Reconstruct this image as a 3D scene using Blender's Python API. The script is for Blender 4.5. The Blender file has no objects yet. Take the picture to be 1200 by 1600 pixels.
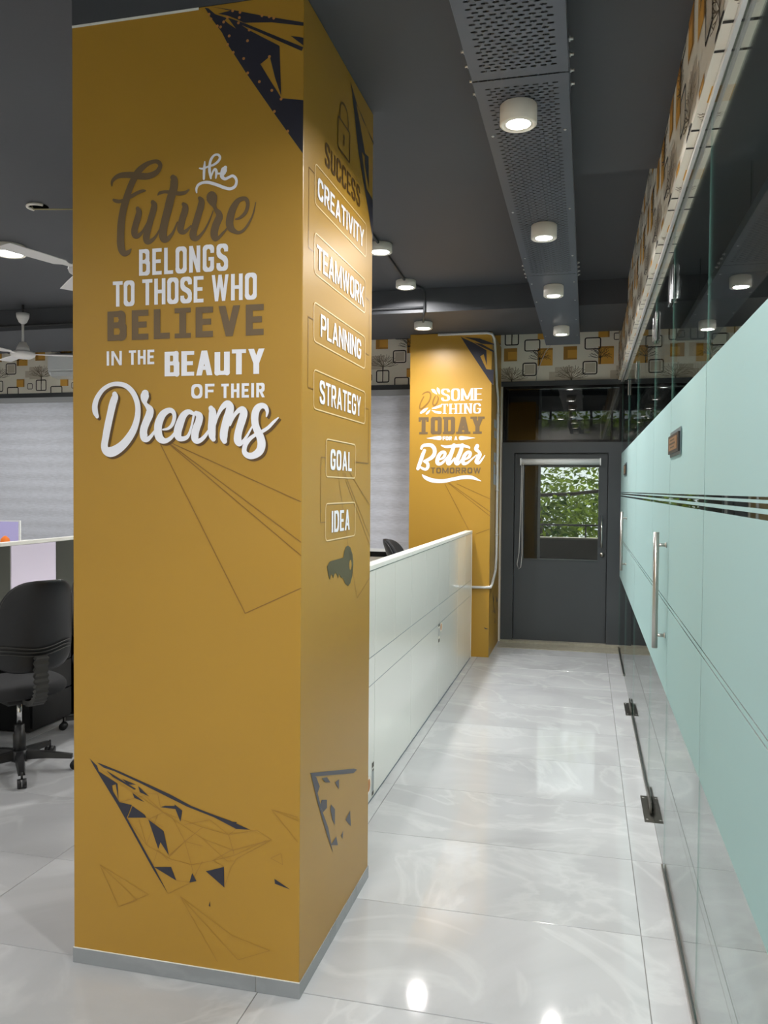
import bpy, bmesh, math, random
from mathutils import Vector, Matrix
from mathutils.geometry import delaunay_2d_cdt, tessellate_polygon
import numpy as np
C = bpy.context.scene.collection
PI = math.pi
# ------------------------------------------------------------------ camera
cam_d = bpy.data.cameras.new('camera'); cam = bpy.data.objects.new('camera', cam_d); C.objects.link(cam)
cam_d.sensor_fit = 'VERTICAL'; cam_d.sensor_height = 24.0; cam_d.sensor_width = 18.0
cam_d.lens = 24.0 * 1279.0 / 1600.0; cam_d.clip_start = 0.05; cam_d.clip_end = 200
cam.matrix_world = Matrix(((0.970794, -0.014423, 0.239480, 0.0), (0.239781, 0.025040, -0.970504, 0.0),
                           (0.008001, 0.999582, 0.027767, 1.6), (0, 0, 0, 1)))
bpy.context.scene.camera = cam
# ------------------------------------------------------------------ exposure, world
sc = bpy.context.scene
sc.view_settings.view_transform = 'Standard'; sc.view_settings.look = 'None'
sc.view_settings.gamma = 1.0; sc.view_settings.use_curve_mapping = False
sc.view_settings.exposure = 0.14
wd = bpy.data.worlds.new('sky'); sc.world = wd; wd.use_nodes = True
bg = wd.node_tree.nodes['Background']; bg.inputs[0].default_value = (0.90, 0.95, 0.96, 1); bg.inputs[1].default_value = 1.6
sun_d = bpy.data.lights.new('sun', 'SUN'); sun_d.energy = 10.0; sun_d.angle = 0.01; sun_d.color = (1, .95, .85)
sun = bpy.data.objects.new('sun', sun_d); C.objects.link(sun); sun.rotation_euler = (math.radians(-38), math.radians(22), 0)
LAMP_W = 15.0
LAMP_COL = (1.0, 0.975, 0.94)

# ------------------------------------------------------------------ materials
def s2l(c):
    c = c / 255.0
    return c / 12.92 if c <= 0.04045 else ((c + 0.055) / 1.055) ** 2.4
def rgb(r, g, b): return (s2l(r), s2l(g), s2l(b), 1.0)
def mat(name, col, rough=0.5, metal=0.0, spec=0.5, bump=0.0, bscale=60, noise=0.0, nscale=8, coat=0.0, emit=None, es=0.0):
    m = bpy.data.materials.new(name); m.use_nodes = True
    nt = m.node_tree; p = nt.nodes['Principled BSDF']
    p.inputs['Base Color'].default_value = col; p.inputs['Roughness'].default_value = rough
    p.inputs['Metallic'].default_value = metal; p.inputs['Specular IOR Level'].default_value = spec
    p.inputs['Coat Weight'].default_value = coat; p.inputs['Coat Roughness'].default_value = 0.1
    tc = nt.nodes.new('ShaderNodeNewGeometry')
    if noise > 0:
        n = nt.nodes.new('ShaderNodeTexNoise'); n.inputs['Scale'].default_value = nscale; n.inputs['Detail'].default_value = 4
        nt.links.new(tc.outputs['Position'], n.inputs['Vector'])
        mx = nt.nodes.new('ShaderNodeMix'); mx.data_type = 'RGBA'
        mx.inputs[6].default_value = tuple(c * (1 - noise) for c in col[:3]) + (1,)
        mx.inputs[7].default_value = tuple(min(1, c * (1 + noise)) for c in col[:3]) + (1,)
        nt.links.new(n.outputs['Fac'], mx.inputs[0]); nt.links.new(mx.outputs[2], p.inputs['Base Color'])
    if bump > 0:
        n2 = nt.nodes.new('ShaderNodeTexNoise'); n2.inputs['Scale'].default_value = bscale; n2.inputs['Detail'].default_value = 3
        nt.links.new(tc.outputs['Position'], n2.inputs['Vector'])
        b = nt.nodes.new('ShaderNodeBump'); b.inputs['Strength'].default_value = bump; b.inputs['Distance'].default_value = 0.002
        nt.links.new(n2.outputs['Fac'], b.inputs['Height']); nt.links.new(b.outputs[0], p.inputs['Normal'])
    if emit:
        p.inputs['Emission Color'].default_value = emit; p.inputs['Emission Strength'].default_value = es
    return m
def glass_mat(name, tint, rough=0.0, ior=1.5, dark=0.0):
    m = bpy.data.materials.new(name); m.use_nodes = True; nt = m.node_tree
    for n in list(nt.nodes): nt.nodes.remove(n)
    out = nt.nodes.new('ShaderNodeOutputMaterial'); mx = nt.nodes.new('ShaderNodeMixShader')
    t = nt.nodes.new('ShaderNodeBsdfTransparent'); t.inputs[0].default_value = tint
    g = nt.nodes.new('ShaderNodeBsdfGlossy'); g.inputs['Roughness'].default_value = rough
    f = nt.nodes.new('ShaderNodeFresnel'); ge = nt.nodes.new('ShaderNodeNewGeometry'); mr = nt.nodes.new('ShaderNodeMapRange')
    mr.inputs['To Min'].default_value = ior; mr.inputs['To Max'].default_value = 1.0 / ior      # thin sheet: the same reflectance on both faces
    nt.links.new(ge.outputs['Backfacing'], mr.inputs['Value']); nt.links.new(mr.outputs[0], f.inputs[0])
    nt.links.new(f.outputs[0], mx.inputs[0]); nt.links.new(t.outputs[0], mx.inputs[1]); nt.links.new(g.outputs[0], mx.inputs[2])
    nt.links.new(mx.outputs[0], out.inputs[0]); return m
def film_mat(name, col):
    m = bpy.data.materials.new(name); m.use_nodes = True; nt = m.node_tree
    for n in list(nt.nodes): nt.nodes.remove(n)
    out = nt.nodes.new('ShaderNodeOutputMaterial'); mx = nt.nodes.new('ShaderNodeMixShader'); mx.inputs[0].default_value = 0.45
    d = nt.nodes.new('ShaderNodeBsdfDiffuse'); d.inputs[0].default_value = col
    t = nt.nodes.new('ShaderNodeBsdfTranslucent'); t.inputs[0].default_value = col
    nt.links.new(d.outputs[0], mx.inputs[1]); nt.links.new(t.outputs[0], mx.inputs[2]); nt.links.new(mx.outputs[0], out.inputs[0]); return m
def tile_mat(name, base, vein, rough=0.055, per_object=True):
    m = bpy.data.materials.new(name); m.use_nodes = True; nt = m.node_tree; L = nt.links; N = nt.nodes.new
    p = nt.nodes['Principled BSDF']; p.inputs['Roughness'].default_value = rough; p.inputs['Specular IOR Level'].default_value = 0.4
    g = N('ShaderNodeNewGeometry'); oi = N('ShaderNodeObjectInfo')
    va = N('ShaderNodeVectorMath'); va.operation = 'MULTIPLY_ADD'; va.inputs[1].default_value = (1, 1, 1)
    sc_ = N('ShaderNodeVectorMath'); sc_.operation = 'SCALE'; sc_.inputs['Scale'].default_value = 37.0
    cx = N('ShaderNodeCombineXYZ'); L.new(oi.outputs['Random'], cx.inputs[0]); L.new(oi.outputs['Random'], cx.inputs[2])
    L.new(cx.outputs[0], sc_.inputs[0]); L.new(g.outputs['Position'], va.inputs[0]); L.new(sc_.outputs[0], va.inputs[2])
    n1 = N('ShaderNodeTexNoise'); n1.inputs['Scale'].default_value = 1.6; n1.inputs['Detail'].default_value = 6; n1.inputs['Distortion'].default_value = 0.8
    n2 = N('ShaderNodeTexNoise'); n2.inputs['Scale'].default_value = 1.1; n2.inputs['Detail'].default_value = 9; n2.inputs['Distortion'].default_value = 1.6
    L.new(va.outputs[0], n1.inputs['Vector']); L.new(va.outputs[0], n2.inputs['Vector'])
    r1 = N('ShaderNodeValToRGB'); e = r1.color_ramp.elements
    e[0].position = .30; e[0].color = tuple(c * .86 for c in base[:3]) + (1,); e[1].position = .7; e[1].color = tuple(min(1, c * 1.10) for c in base[:3]) + (1,)
    r2 = N('ShaderNodeValToRGB'); e = r2.color_ramp.elements
    e[0].position = .465; e[0].color = (0, 0, 0, 1); e[1].position = .535; e[1].color = (0, 0, 0, 1)
    k = r2.color_ramp.elements.new(.5); k.color = (.20, .20, .20, 1)
    L.new(n1.outputs['Fac'], r1.inputs[0]); L.new(n2.outputs['Fac'], r2.inputs[0])
    mx = N('ShaderNodeMix'); mx.data_type = 'RGBA'; L.new(r2.outputs[0], mx.inputs[0]); L.new(r1.outputs[0], mx.inputs[6]); mx.inputs[7].default_value = vein
    L.new(mx.outputs[2], p.inputs['Base Color'])
    return m
def blind_mat(name, col):
    m = mat(name, col, 0.8); nt = m.node_tree; L = nt.links; N = nt.nodes.new; p = nt.nodes['Principled BSDF']
    g = N('ShaderNodeNewGeometry'); mp = N('ShaderNodeMapping'); mp.inputs['Scale'].default_value = (14, 14, 90)
    n = N('ShaderNodeTexNoise'); n.inputs['Scale'].default_value = 1.0; n.inputs['Detail'].default_value = 5; n.inputs['Distortion'].default_value = .6
    L.new(g.outputs['Position'], mp.inputs[0]); L.new(mp.outputs[0], n.inputs['Vector'])
    w = N('ShaderNodeTexWave'); w.wave_type = 'BANDS'; w.bands_direction = 'Z'; w.inputs['Scale'].default_value = 2.2; w.inputs['Distortion'].default_value = .4
    L.new(g.outputs['Position'], w.inputs['Vector'])
    ma = N('ShaderNodeMath'); ma.operation = 'MULTIPLY_ADD'; ma.inputs[1].default_value = .25; L.new(w.outputs['Fac'], ma.inputs[0]); L.new(n.outputs['Fac'], ma.inputs[2])
    r = N('ShaderNodeValToRGB'); e = r.color_ramp.elements
    e[0].position = .35; e[0].color = tuple(c * .86 for c in col[:3]) + (1,); e[1].position = .85; e[1].color = tuple(min(1, c * 1.10) for c in col[:3]) + (1,)
    L.new(ma.outputs[0], r.inputs[0]); L.new(r.outputs[0], p.inputs['Base Color'])
    b = N('ShaderNodeBump'); b.inputs['Strength'].default_value = .35; b.inputs['Distance'].default_value = .003
    L.new(n.outputs['Fac'], b.inputs['Height']); L.new(b.outputs[0], p.inputs['Normal']); return m

M = dict(
    mustard=mat('mustard_vinyl', rgb(176, 134, 46), .39, spec=.5, noise=.05, nscale=3, bump=.05, bscale=200),
    brown=mat('print_brown', rgb(112, 92, 66), .35), dbrown=mat('print_dark_brown', rgb(92, 66, 30), .35),
    line=mat('print_line', rgb(138, 100, 42), .35), fline=mat('print_faint_line', rgb(160, 118, 48), .35),
    white=mat('print_white', rgb(244, 244, 252), .35), cream=mat('print_cream', rgb(240, 214, 165), .35),
    navy=mat('print_navy', rgb(44, 44, 56), .35), tan=mat('print_tan', rgb(190, 130, 70), .35), olive=mat('print_olive', rgb(86, 76, 44), .35),
    ceil=mat('ceiling_paint', rgb(72, 74, 79), .6, bump=.2, bscale=30, noise=.06, nscale=2),
    dark=mat('dark_grey_paint', rgb(62, 66, 70), .35), black=mat('black_paint', rgb(22, 23, 25), .4),
    gblack=mat('black_gloss', rgb(14, 15, 18), .15),
    wall=mat('white_wall_paint', rgb(225, 222, 214), .7, bump=.15), paper=mat('wallpaper_ground', rgb(238, 233, 220), .75, noise=.05, nscale=5),
    pyel=mat('wallpaper_ochre', rgb(222, 168, 74), .75), pyel2=mat('wallpaper_dark_ochre', rgb(178, 130, 58), .75),
    pblk=mat('wallpaper_black', rgb(40, 36, 34), .7), ptau=mat('wallpaper_taupe', rgb(120, 108, 92), .75), ptau2=mat('wallpaper_light_taupe', rgb(206, 196, 180), .75),
    tile=tile_mat('polished_marble_tile', rgb(184, 186, 189), rgb(224, 228, 228)), skirt=tile_mat('grey_skirting_tile', rgb(148, 152, 155), rgb(180, 182, 186), .2),
    grout=mat('grout', rgb(120, 120, 118), .8), trayp=mat('tray_paint', rgb(88, 93, 104), .32, spec=.5, noise=.05),
    hole_shade=mat('painted_hole_shade', rgb(8, 8, 8), 1.0, spec=0.0),
    alu=mat('bright_aluminium', rgb(232, 232, 232), .3, metal=.35),
    steel=mat('brushed_steel', rgb(190, 186, 180), .28, metal=1.0, bump=.05), chrome=mat('chrome', rgb(215, 215, 215), .12, metal=1.0),
    dsteel=mat('dark_steel', rgb(120, 118, 112), .35, metal=1.0), screw=mat('zinc', rgb(215, 215, 215), .3, metal=.8),
    lampw=mat('lamp_white', rgb(238, 232, 222), .45), lite=mat('lamp_diffuser', (1, 1, 1, 1), .5, emit=(1, .97, .93, 1), es=26.0),
    glass=glass_mat('clear_glass', (.90, .955, .94, 1)), gedge=mat('glass_edge', rgb(120, 160, 152), .1), wglass=glass_mat('window_glass', (.72, .75, .74, 1)),
    tglass=glass_mat('tinted_glass', (.28, .30, .30, 1), ior=1.9), film=film_mat('frosted_film', (.56, .735, .74, 1)),
    lam=mat('white_laminate', rgb(246, 247, 240), .12, spec=.5, coat=.3), lamw=mat('white_trim', rgb(240, 240, 234), .3),
    lav=mat('lavender_fabric', rgb(222, 214, 234), .8), green=mat('dark_green_fabric', rgb(66, 68, 62), .8),
    blind=blind_mat('roller_blind', rgb(198, 202, 212)), blindw=mat('blind_white', rgb(225, 228, 228), .5), blindg=mat('blind_head_grey', rgb(150, 153, 156), .4),
    chair=mat('black_fabric', rgb(36, 37, 40), .85, bump=.3, bscale=300), plast=mat('black_plastic', rgb(28, 29, 31), .4), bell=mat('rubber_bellows', rgb(52, 52, 50), .5),
    fan=mat('fan_white', rgb(225, 222, 222), .35), conduit=mat('conduit_white', rgb(205, 205, 203), .45), dconduit=mat('conduit_dark', rgb(52, 53, 56), .5),
    ac=mat('ac_white', rgb(232, 236, 240), .25), scr=mat('screen', rgb(150, 145, 190), .3, emit=rgb(165, 160, 200), es=.35), orange=mat('orange_plastic', rgb(235, 120, 20), .5),
    sign=mat('sign_copper', rgb(150, 112, 74), .35, metal=.3), signb=mat('sign_back_grey', rgb(95, 115, 122), .4),
    sticko=mat('sticker_orange', rgb(190, 120, 40), .5), stickd=mat('sticker_dark', rgb(70, 66, 58), .5), stickw=mat('sticker_white', rgb(235, 228, 215), .5), stickg=mat('sticker_grey', rgb(165, 170, 172), .5),
    conc=mat('threshold_stone', rgb(150, 146, 132), .6, noise=.25, nscale=30), ext=mat('outside_dark_render', rgb(58, 60, 64), .8), bark=mat('bark', rgb(40, 34, 26), .9), wire=mat('wire_cream', rgb(170, 160, 120), .5))
def leaf_mat():
    m = bpy.data.materials.new('leaf'); m.use_nodes = True; nt = m.node_tree
    for n in list(nt.nodes): nt.nodes.remove(n)
    N = nt.nodes.new; out = N('ShaderNodeOutputMaterial'); mx = N('ShaderNodeMixShader'); mx.inputs[0].default_value = .5
    g = N('ShaderNodeNewGeometry'); n = N('ShaderNodeTexNoise'); n.inputs['Scale'].default_value = 2.5; nt.links.new(g.outputs['Position'], n.inputs['Vector'])
    r = N('ShaderNodeValToRGB'); e = r.color_ramp.elements; e[0].position = .35; e[0].color = (.02, .06, .01, 1); e[1].position = .65; e[1].color = (.19, .27, .02, 1)
    nt.links.new(n.outputs['Fac'], r.inputs[0]); d = N('ShaderNodeBsdfDiffuse'); t = N('ShaderNodeBsdfTranslucent')
    for q in (d, t): nt.links.new(r.outputs[0], q.inputs[0])
    nt.links.new(d.outputs[0], mx.inputs[1]); nt.links.new(t.outputs[0], mx.inputs[2]); nt.links.new(mx.outputs[0], out.inputs[0]); return m
M['leaf'] = leaf_mat()

# ------------------------------------------------------------------ builders
BASE = {}
def wbase(o):
    return BASE.get(o.name, Vector((0, 0, 0))) if o else Vector((0, 0, 0))
def setp(o, label=None, cat=None, group=None, kind=None):
    if label: o['label'] = label
    if cat: o['category'] = cat
    if group: o['group'] = group
    if kind: o['kind'] = kind
    return o
def thing(name, loc, label, cat, group=None, rz=0.0):
    o = bpy.data.objects.new(name, None); C.objects.link(o); o.location = loc; o.rotation_euler = (0, 0, rz)
    o.empty_display_size = .1; BASE[o.name] = Vector(loc); return setp(o, label, cat, group)
class MB:
    """collects faces, builds ONE mesh object"""
    def __init__(s): s.v = []; s.f = []; s.mi = []; s.sm = []
    def add(s, vs, fs, mi=0, sm=False):
        b = len(s.v); s.v += [tuple(p) for p in vs]
        for f in fs: s.f.append(tuple(b + i for i in f)); s.mi.append(mi); s.sm.append(sm)
        return s
    def box(s, x0, y0, z0, x1, y1, z1, mi=0, ch=0.0):
        if ch <= 0:
            vs = [(x0, y0, z0), (x1, y0, z0), (x1, y1, z0), (x0, y1, z0), (x0, y0, z1), (x1, y0, z1), (x1, y1, z1), (x0, y1, z1)]
            return s.add(vs, [(0, 3, 2, 1), (4, 5, 6, 7), (0, 1, 5, 4), (1, 2, 6, 5), (2, 3, 7, 6), (3, 0, 4, 7)], mi)
        bm = bmesh.new(); bmesh.ops.create_cube(bm, size=1)
        for v in bm.verts: v.co = Vector(((x0 + x1) / 2 + v.co.x * (x1 - x0), (y0 + y1) / 2 + v.co.y * (y1 - y0), (z0 + z1) / 2 + v.co.z * (z1 - z0)))
        bmesh.ops.bevel(bm, geom=bm.edges[:], offset=ch, segments=2, profile=.7, affect='EDGES')
        bm.verts.index_update(); s.add([v.co[:] for v in bm.verts], [[v.index for v in f.verts] for f in bm.faces], mi); bm.free(); return s
    def poly3(s, pts, mi=0): return s.add(pts, [tuple(range(len(pts)))], mi)
    def lathe(s, prof, n=32, mi=0, c=(0, 0, 0), sm=True, cap=True):
        vs = []; fs = []
        for r, z in prof:
            for k in range(n): a = 2 * PI * k / n; vs.append((c[0] + r * math.cos(a), c[1] + r * math.sin(a), c[2] + z))
        for i in range(len(prof) - 1):
            for k in range(n):
                k2 = (k + 1) % n; fs.append((i * n + k, i * n + k2, (i + 1) * n + k2, (i + 1) * n + k))
        if cap: fs.append(tuple(range(n - 1, -1, -1))); fs.append(tuple((len(prof) - 1) * n + k for k in range(n)))
        return s.add(vs, fs, mi, sm)
    def tube(s, pts, r, n=10, mi=0, rs=None):
        pts = [Vector(p) for p in pts]; vs = []; fs = []; up = None
        for i, p in enumerate(pts):
            t = (pts[min(i + 1, len(pts) - 1)] - pts[max(i - 1, 0)]).normalized()
            if up is None: up = Vector((0, 0, 1)) if abs(t.z) < .9 else Vector((1, 0, 0))
            a = t.cross(up).normalized(); b = a.cross(t).normalized(); up = b; rr = rs[i] if rs else r
            for k in range(n): w = 2 * PI * k / n; vs.append(tuple(p + a * rr * math.cos(w) + b * rr * math.sin(w)))
        for i in range(len(pts) - 1):
            for k in range(n): k2 = (k + 1) % n; fs.append((i * n + k, i * n + k2, (i + 1) * n + k2, (i + 1) * n + k))
        fs.append(tuple(range(n - 1, -1, -1))); fs.append(tuple((len(pts) - 1) * n + k for k in range(n)))
        return s.add(vs, fs, mi, True)
    def slab(s, w, h, t, n=3.2, rings=4, xf=None, mi=0, seg=40):
        """rounded superellipse cushion in XZ, thickness along Y; xf maps each point"""
        vs = []; fs = []; prof = []
        for i in range(rings + 1):
            a = PI / 2 * i / rings; prof.append((1 - .09 * (1 - math.sin(a)) * 1.6, -t / 2 * math.cos(a)))
        prof = prof + [(p[0], -p[1]) for p in prof[-2::-1]]
        for sc_, y in prof:
            for k in range(seg):
                a = 2 * PI * k / seg; c, q = math.cos(a), math.sin(a)
                x = math.copysign(abs(c) ** (2 / n), c) * w / 2 * sc_; z = math.copysign(abs(q) ** (2 / n), q) * h / 2 * sc_
                vs.append((x, y, z))
        R = len(prof)
        for i in range(R - 1):
            for k in range(seg): k2 = (k + 1) % seg; fs.append((i * seg + k, i * seg + k2, (i + 1) * seg + k2, (i + 1) * seg + k))
        # caps as concentric rings
        for side, base in ((0, 0), (1, (R - 1) * seg)):
            prev = base
            for f in (.86, .7, .54, .38, .24, .1):
                b = len(vs); y = prof[0][1] if side == 0 else prof[-1][1]
                for k in range(seg): x0, _, z0 = vs[base + k]; vs.append((x0 * f, y * (1 + .04 * (1 - f)), z0 * f))
                for k in range(seg):
                    k2 = (k + 1) % seg; q = (prev + k, b + k, b + k2, prev + k2); fs.append(q if side == 0 else q[::-1])
                prev = b
            q = tuple(prev + k for k in range(seg)); fs.append(q if side == 0 else q[::-1])
        if xf: vs = [xf(*v) for v in vs]
        return s.add(vs, fs, mi, True)
    def build(s, name, mats, parent=None, local=False, label=None, kind=None):
        if not isinstance(mats, (list, tuple)): mats = [mats]
        me = bpy.data.meshes.new(name); off = Vector((0, 0, 0)) if local else wbase(parent)
        me.from_pydata([(v[0] - off.x, v[1] - off.y, v[2] - off.z) for v in s.v], [], s.f)
        for m in mats: me.materials.append(m if not isinstance(m, str) else M[m])
        if any(s.sm):
            bm = bmesh.new(); bm.from_mesh(me); bmesh.ops.recalc_face_normals(bm, faces=bm.faces[:]); bm.to_mesh(me); bm.free()
        me.polygons.foreach_set('material_index', s.mi); me.polygons.foreach_set('use_smooth', s.sm); me.update()
        o = bpy.data.objects.new(name, me); C.objects.link(o)
        if parent: o.parent = parent; BASE[o.name] = wbase(parent).copy()
        return setp(o, label, kind=kind)
def boxo(name, m, parent, *a, ch=0.0, **k): return MB().box(*a, ch=ch).build(name, m, parent, **k)
def copy_tree(o, parent=None):
    c = o.copy(); C.objects.link(c); c.parent = parent
    for ch in list(o.children): copy_tree(ch, c)
    return c
def struct(o, label=None): o['kind'] = 'structure'; return setp(o, label)

# ------------------------------------------------------------------ flat print: strokes and block letters
def catmull(pts, n=6):
    out = []; P = [pts[0]] + pts + [pts[-1]]
    for i in range(1, len(P) - 2):
        for k in range(n):
            t = k / n; a, b, c, d = P[i - 1], P[i], P[i + 1], P[i + 2]
            out.append(tuple(.5 * ((2 * b[j]) + (-a[j] + c[j]) * t + (2 * a[j] - 5 * b[j] + 4 * c[j] - d[j]) * t * t + (-a[j] + 3 * b[j] - 3 * c[j] + d[j]) * t ** 3) for j in range(3)))
    out.append(pts[-1]); return out
def ribbon(pts, closed=False, caps=False):
    """list of (u,v,w) -> list of polygons"""
    L = []; R = []; n = len(pts); dirs = []
    for i in range(n):
        a = pts[(i - 1) % n if closed else max(i - 1, 0)]; b = pts[(i + 1) % n if closed else min(i + 1, n - 1)]
        dx, dy = b[0] - a[0], b[1] - a[1]; d = math.hypot(dx, dy) or 1e-9; dx /= d; dy /= d; dirs.append((dx, dy)); w = max(pts[i][2], 1e-4) / 2
        L.append((pts[i][0] - dy * w, pts[i][1] + dx * w)); R.append((pts[i][0] + dy * w, pts[i][1] - dx * w))
    P = [[L[i], R[i], R[(i + 1) % n], L[(i + 1) % n]] for i in range(n if closed else n - 1)]
    if caps:
        for e, sg in ((0, -1), (n - 1, 1)):
            x, y, w = pts[e]; w = max(w, 1e-4) / 2; dx, dy = dirs[e]; dx *= sg; dy *= sg; arc = []
            for k in range(9):
                a = -PI / 2 + PI * k / 8; arc.append((x + w * (dx * math.cos(a) - dy * math.sin(a)), y + w * (dy * math.cos(a) + dx * math.sin(a))))
            P.append(arc)
    return P
def polyline(pts, w):
    out = []
    for a, b in zip(pts[:-1], pts[1:]): out += ribbon([(a[0], a[1], w), (b[0], b[1], w)])
    return out
def script(strokes):
    out = []
    for s in strokes: out += ribbon(catmull([(s[i] / 1e4, s[i + 1] / 1e4, s[i + 2] / 1e4) for i in range(0, len(s), 3)]), caps=True)
    return out
def polys(lst): return [[(s[i] / 1e4, s[i + 1] / 1e4) for i in range(0, len(s), 2)] for s in lst]
def lines(lst, w):
    out = []
    for p in polys(lst): out += polyline(p, w)
    return out
def roundpoly(pts, r, n=6, closed=False):
    out = []; N = len(pts)
    for i, p in enumerate(pts):
        if not closed and i in (0, N - 1): out.append(p); continue
        a, b = pts[i - 1], pts[(i + 1) % N]
        la = math.hypot(a[0] - p[0], a[1] - p[1]); lb = math.hypot(b[0] - p[0], b[1] - p[1])
        ra = min(r, la * (.5 if closed or i - 1 > 0 else 1)); rb = min(r, lb * (.5 if closed or i + 1 < N - 1 else 1))
        p0 = (p[0] + (a[0] - p[0]) * ra / la, p[1] + (a[1] - p[1]) * ra / la); p1 = (p[0] + (b[0] - p[0]) * rb / lb, p[1] + (b[1] - p[1]) * rb / lb)
        for k in range(n + 1):
            t = k / n; kk = .12 * 4 * t * (1 - t)
            x = (1 - t) ** 2 * p0[0] + 2 * t * (1 - t) * p[0] + t * t * p1[0]; y = (1 - t) ** 2 * p0[1] + 2 * t * (1 - t) * p[1] + t * t * p1[1]
            out.append((x, y))
    return out
def glyph(ch, x0, y0, x1, y1, wv, wh, rr=1.0, slab=False, wide=False):
    W, H = x1 - x0, y1 - y0; a0, a1, b0, b1 = x0 + wv / 2, x1 - wv / 2, y0 + wh / 2, y1 - wh / 2
    X = lambda t: a0 + (a1 - a0) * t
    Y = lambda t: b0 + (b1 - b0) * t
    out = []
    def v(t, s=0, e=1):
        c = X(t); ya = y0 + H * s; yb = y0 + H * e; out.append([(c - wv / 2, ya), (c + wv / 2, ya), (c + wv / 2, yb), (c - wv / 2, yb)])
    def h(t, s=0, e=1):
        c = Y(t); xa = x0 + W * s; xb = x0 + W * e; out.append([(xa, c - wh / 2), (xb, c - wh / 2), (xb, c + wh / 2), (xa, c + wh / 2)])
    def d(ta, sa, tb, sb, k=1.0):
        w = wv * k / 2; xa, xb = X(ta), X(tb); ya, yb = y0 + H * sa, y0 + H * sb
        out.append([(xa - w, ya), (xa + w, ya), (xb + w, yb), (xb - w, yb)])
    def path(pts, r, closed=False):
        q = roundpoly([(X(p[0]), Y(p[1])) for p in pts], r, closed=closed); n = len(q); res = []
        for i in range(n):
            a = q[(i - 1) % n if closed else max(i - 1, 0)]; b = q[(i + 1) % n if closed else min(i + 1, n - 1)]
            dx, dy = b[0] - a[0], b[1] - a[1]; dd = math.hypot(dx, dy) or 1; res.append((q[i][0], q[i][1], wv * abs(dy / dd) + wh * abs(dx / dd)))
        out.extend(ribbon(res, closed))
    R = rr * (a1 - a0) / 2 if not wide else rr * min(a1 - a0, b1 - b0) / 2
    def ser(t, yy, k=.55):
        if slab:
            c = X(t); hh = wh * .8; w = wv * (.5 + k); ya = y0 if yy == 0 else y1 - hh
            out.append([(max(x0 - wv * .3, c - w), ya), (min(x1 + wv * .3, c + w), ya), (min(x1 + wv * .3, c + w), ya + hh), (max(x0 - wv * .3, c - w), ya + hh)])
    if ch == 'O': path([(0, 0), (1, 0), (1, 1), (0, 1)], R * 1.0, True)
    elif ch == 'C': path([(1, .70), (1, 1), (0, 1), (0, 0), (1, 0), (1, .30)], R)
    elif ch == 'G': path([(1, .72), (1, 1), (0, 1), (0, 0), (1, 0), (1, .45)], R); h(.47, .5, 1)
    elif ch == 'S': path([(1, .74), (1, 1), (0, 1), (0, .60), (1, .42), (1, 0), (0, 0), (0, .26)], R)
    elif ch == 'U': path([(0, 1), (0, 0), (1, 0), (1, 1)], R); ser(0, 1); ser(1, 1)
    elif ch == 'B': v(0); path([(0, 1), (.92, 1), (.92, .53), (0, .53)], R * .9); path([(0, .53), (1, .53), (1, 0), (0, 0)], R * .9)
    elif ch == 'D': v(0); path([(0, 1), (1, 1), (1, 0), (0, 0)], R * 1.1); ser(0, 0); ser(0, 1)
    elif ch == 'P': v(0); path([(0, 1), (1, 1), (1, .42), (0, .42)], R)
    elif ch == 'R': v(0); path([(0, 1), (.96, 1), (.96, .46), (0, .46)], R * .9); d(1, 0, .45, .48)
    elif ch == 'E': v(0); h(1); h(.51, 0, .9); h(0); ser(0, 0); ser(0, 1)
    elif ch == 'F': v(0); h(1); h(.50, 0, .9); ser(0, 0); ser(0, 1)
    elif ch == 'L': v(0); h(0)
    elif ch == 'T':
        v(.5); h(1); ser(.5, 0)
        if slab:
            hh = H * .26
            for xa in (x0, x1 - wh * .8): out.append([(xa, y1 - hh), (xa + wh * .8, y1 - hh), (xa + wh * .8, y1), (xa, y1)])
    elif ch == 'H': v(0); v(1); h(.5); [ser(t, q) for t in (0, 1) for q in (0, 1)]
    elif ch == 'I': v(.5); ser(.5, 0, .7); ser(.5, 1, .7)
    elif ch == 'N': v(0); v(1); d(0, 1, 1, 0); ser(0, 0); ser(0, 1); ser(1, 1)
    elif ch == 'M': v(0); v(1); d(0, 1, .5, .1, .9); d(1, 1, .5, .1, .9); ser(0, 0); ser(1, 0)
    elif ch == 'V': d(0, 1, .5, 0); d(1, 1, .5, 0)
    elif ch == 'W': d(0, 1, .24, 0, .85); d(.5, 1, .24, 0, .85); d(.5, 1, .76, 0, .85); d(1, 1, .76, 0, .85)
    elif ch == 'A': d(0, 0, .5, 1); d(1, 0, .5, 1); h(.26, .22, .78); ser(0, 0, .4); ser(1, 0, .4)
    elif ch == 'Y': d(0, 1, .5, .42); d(1, 1, .5, .42); v(.5, 0, .46); ser(.5, 0); ser(0, 1, .3); ser(1, 1, .3)
    elif ch == 'K': v(0); d(1, 1, .12, .38); d(1, 0, .3, .6)
    return out
RW = dict(I=0, M=1.35, W=1.5, L=.82, E=.86, F=.84, T=.92, J=.8, V=1.05, A=1.08, Y=1.05)
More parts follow.
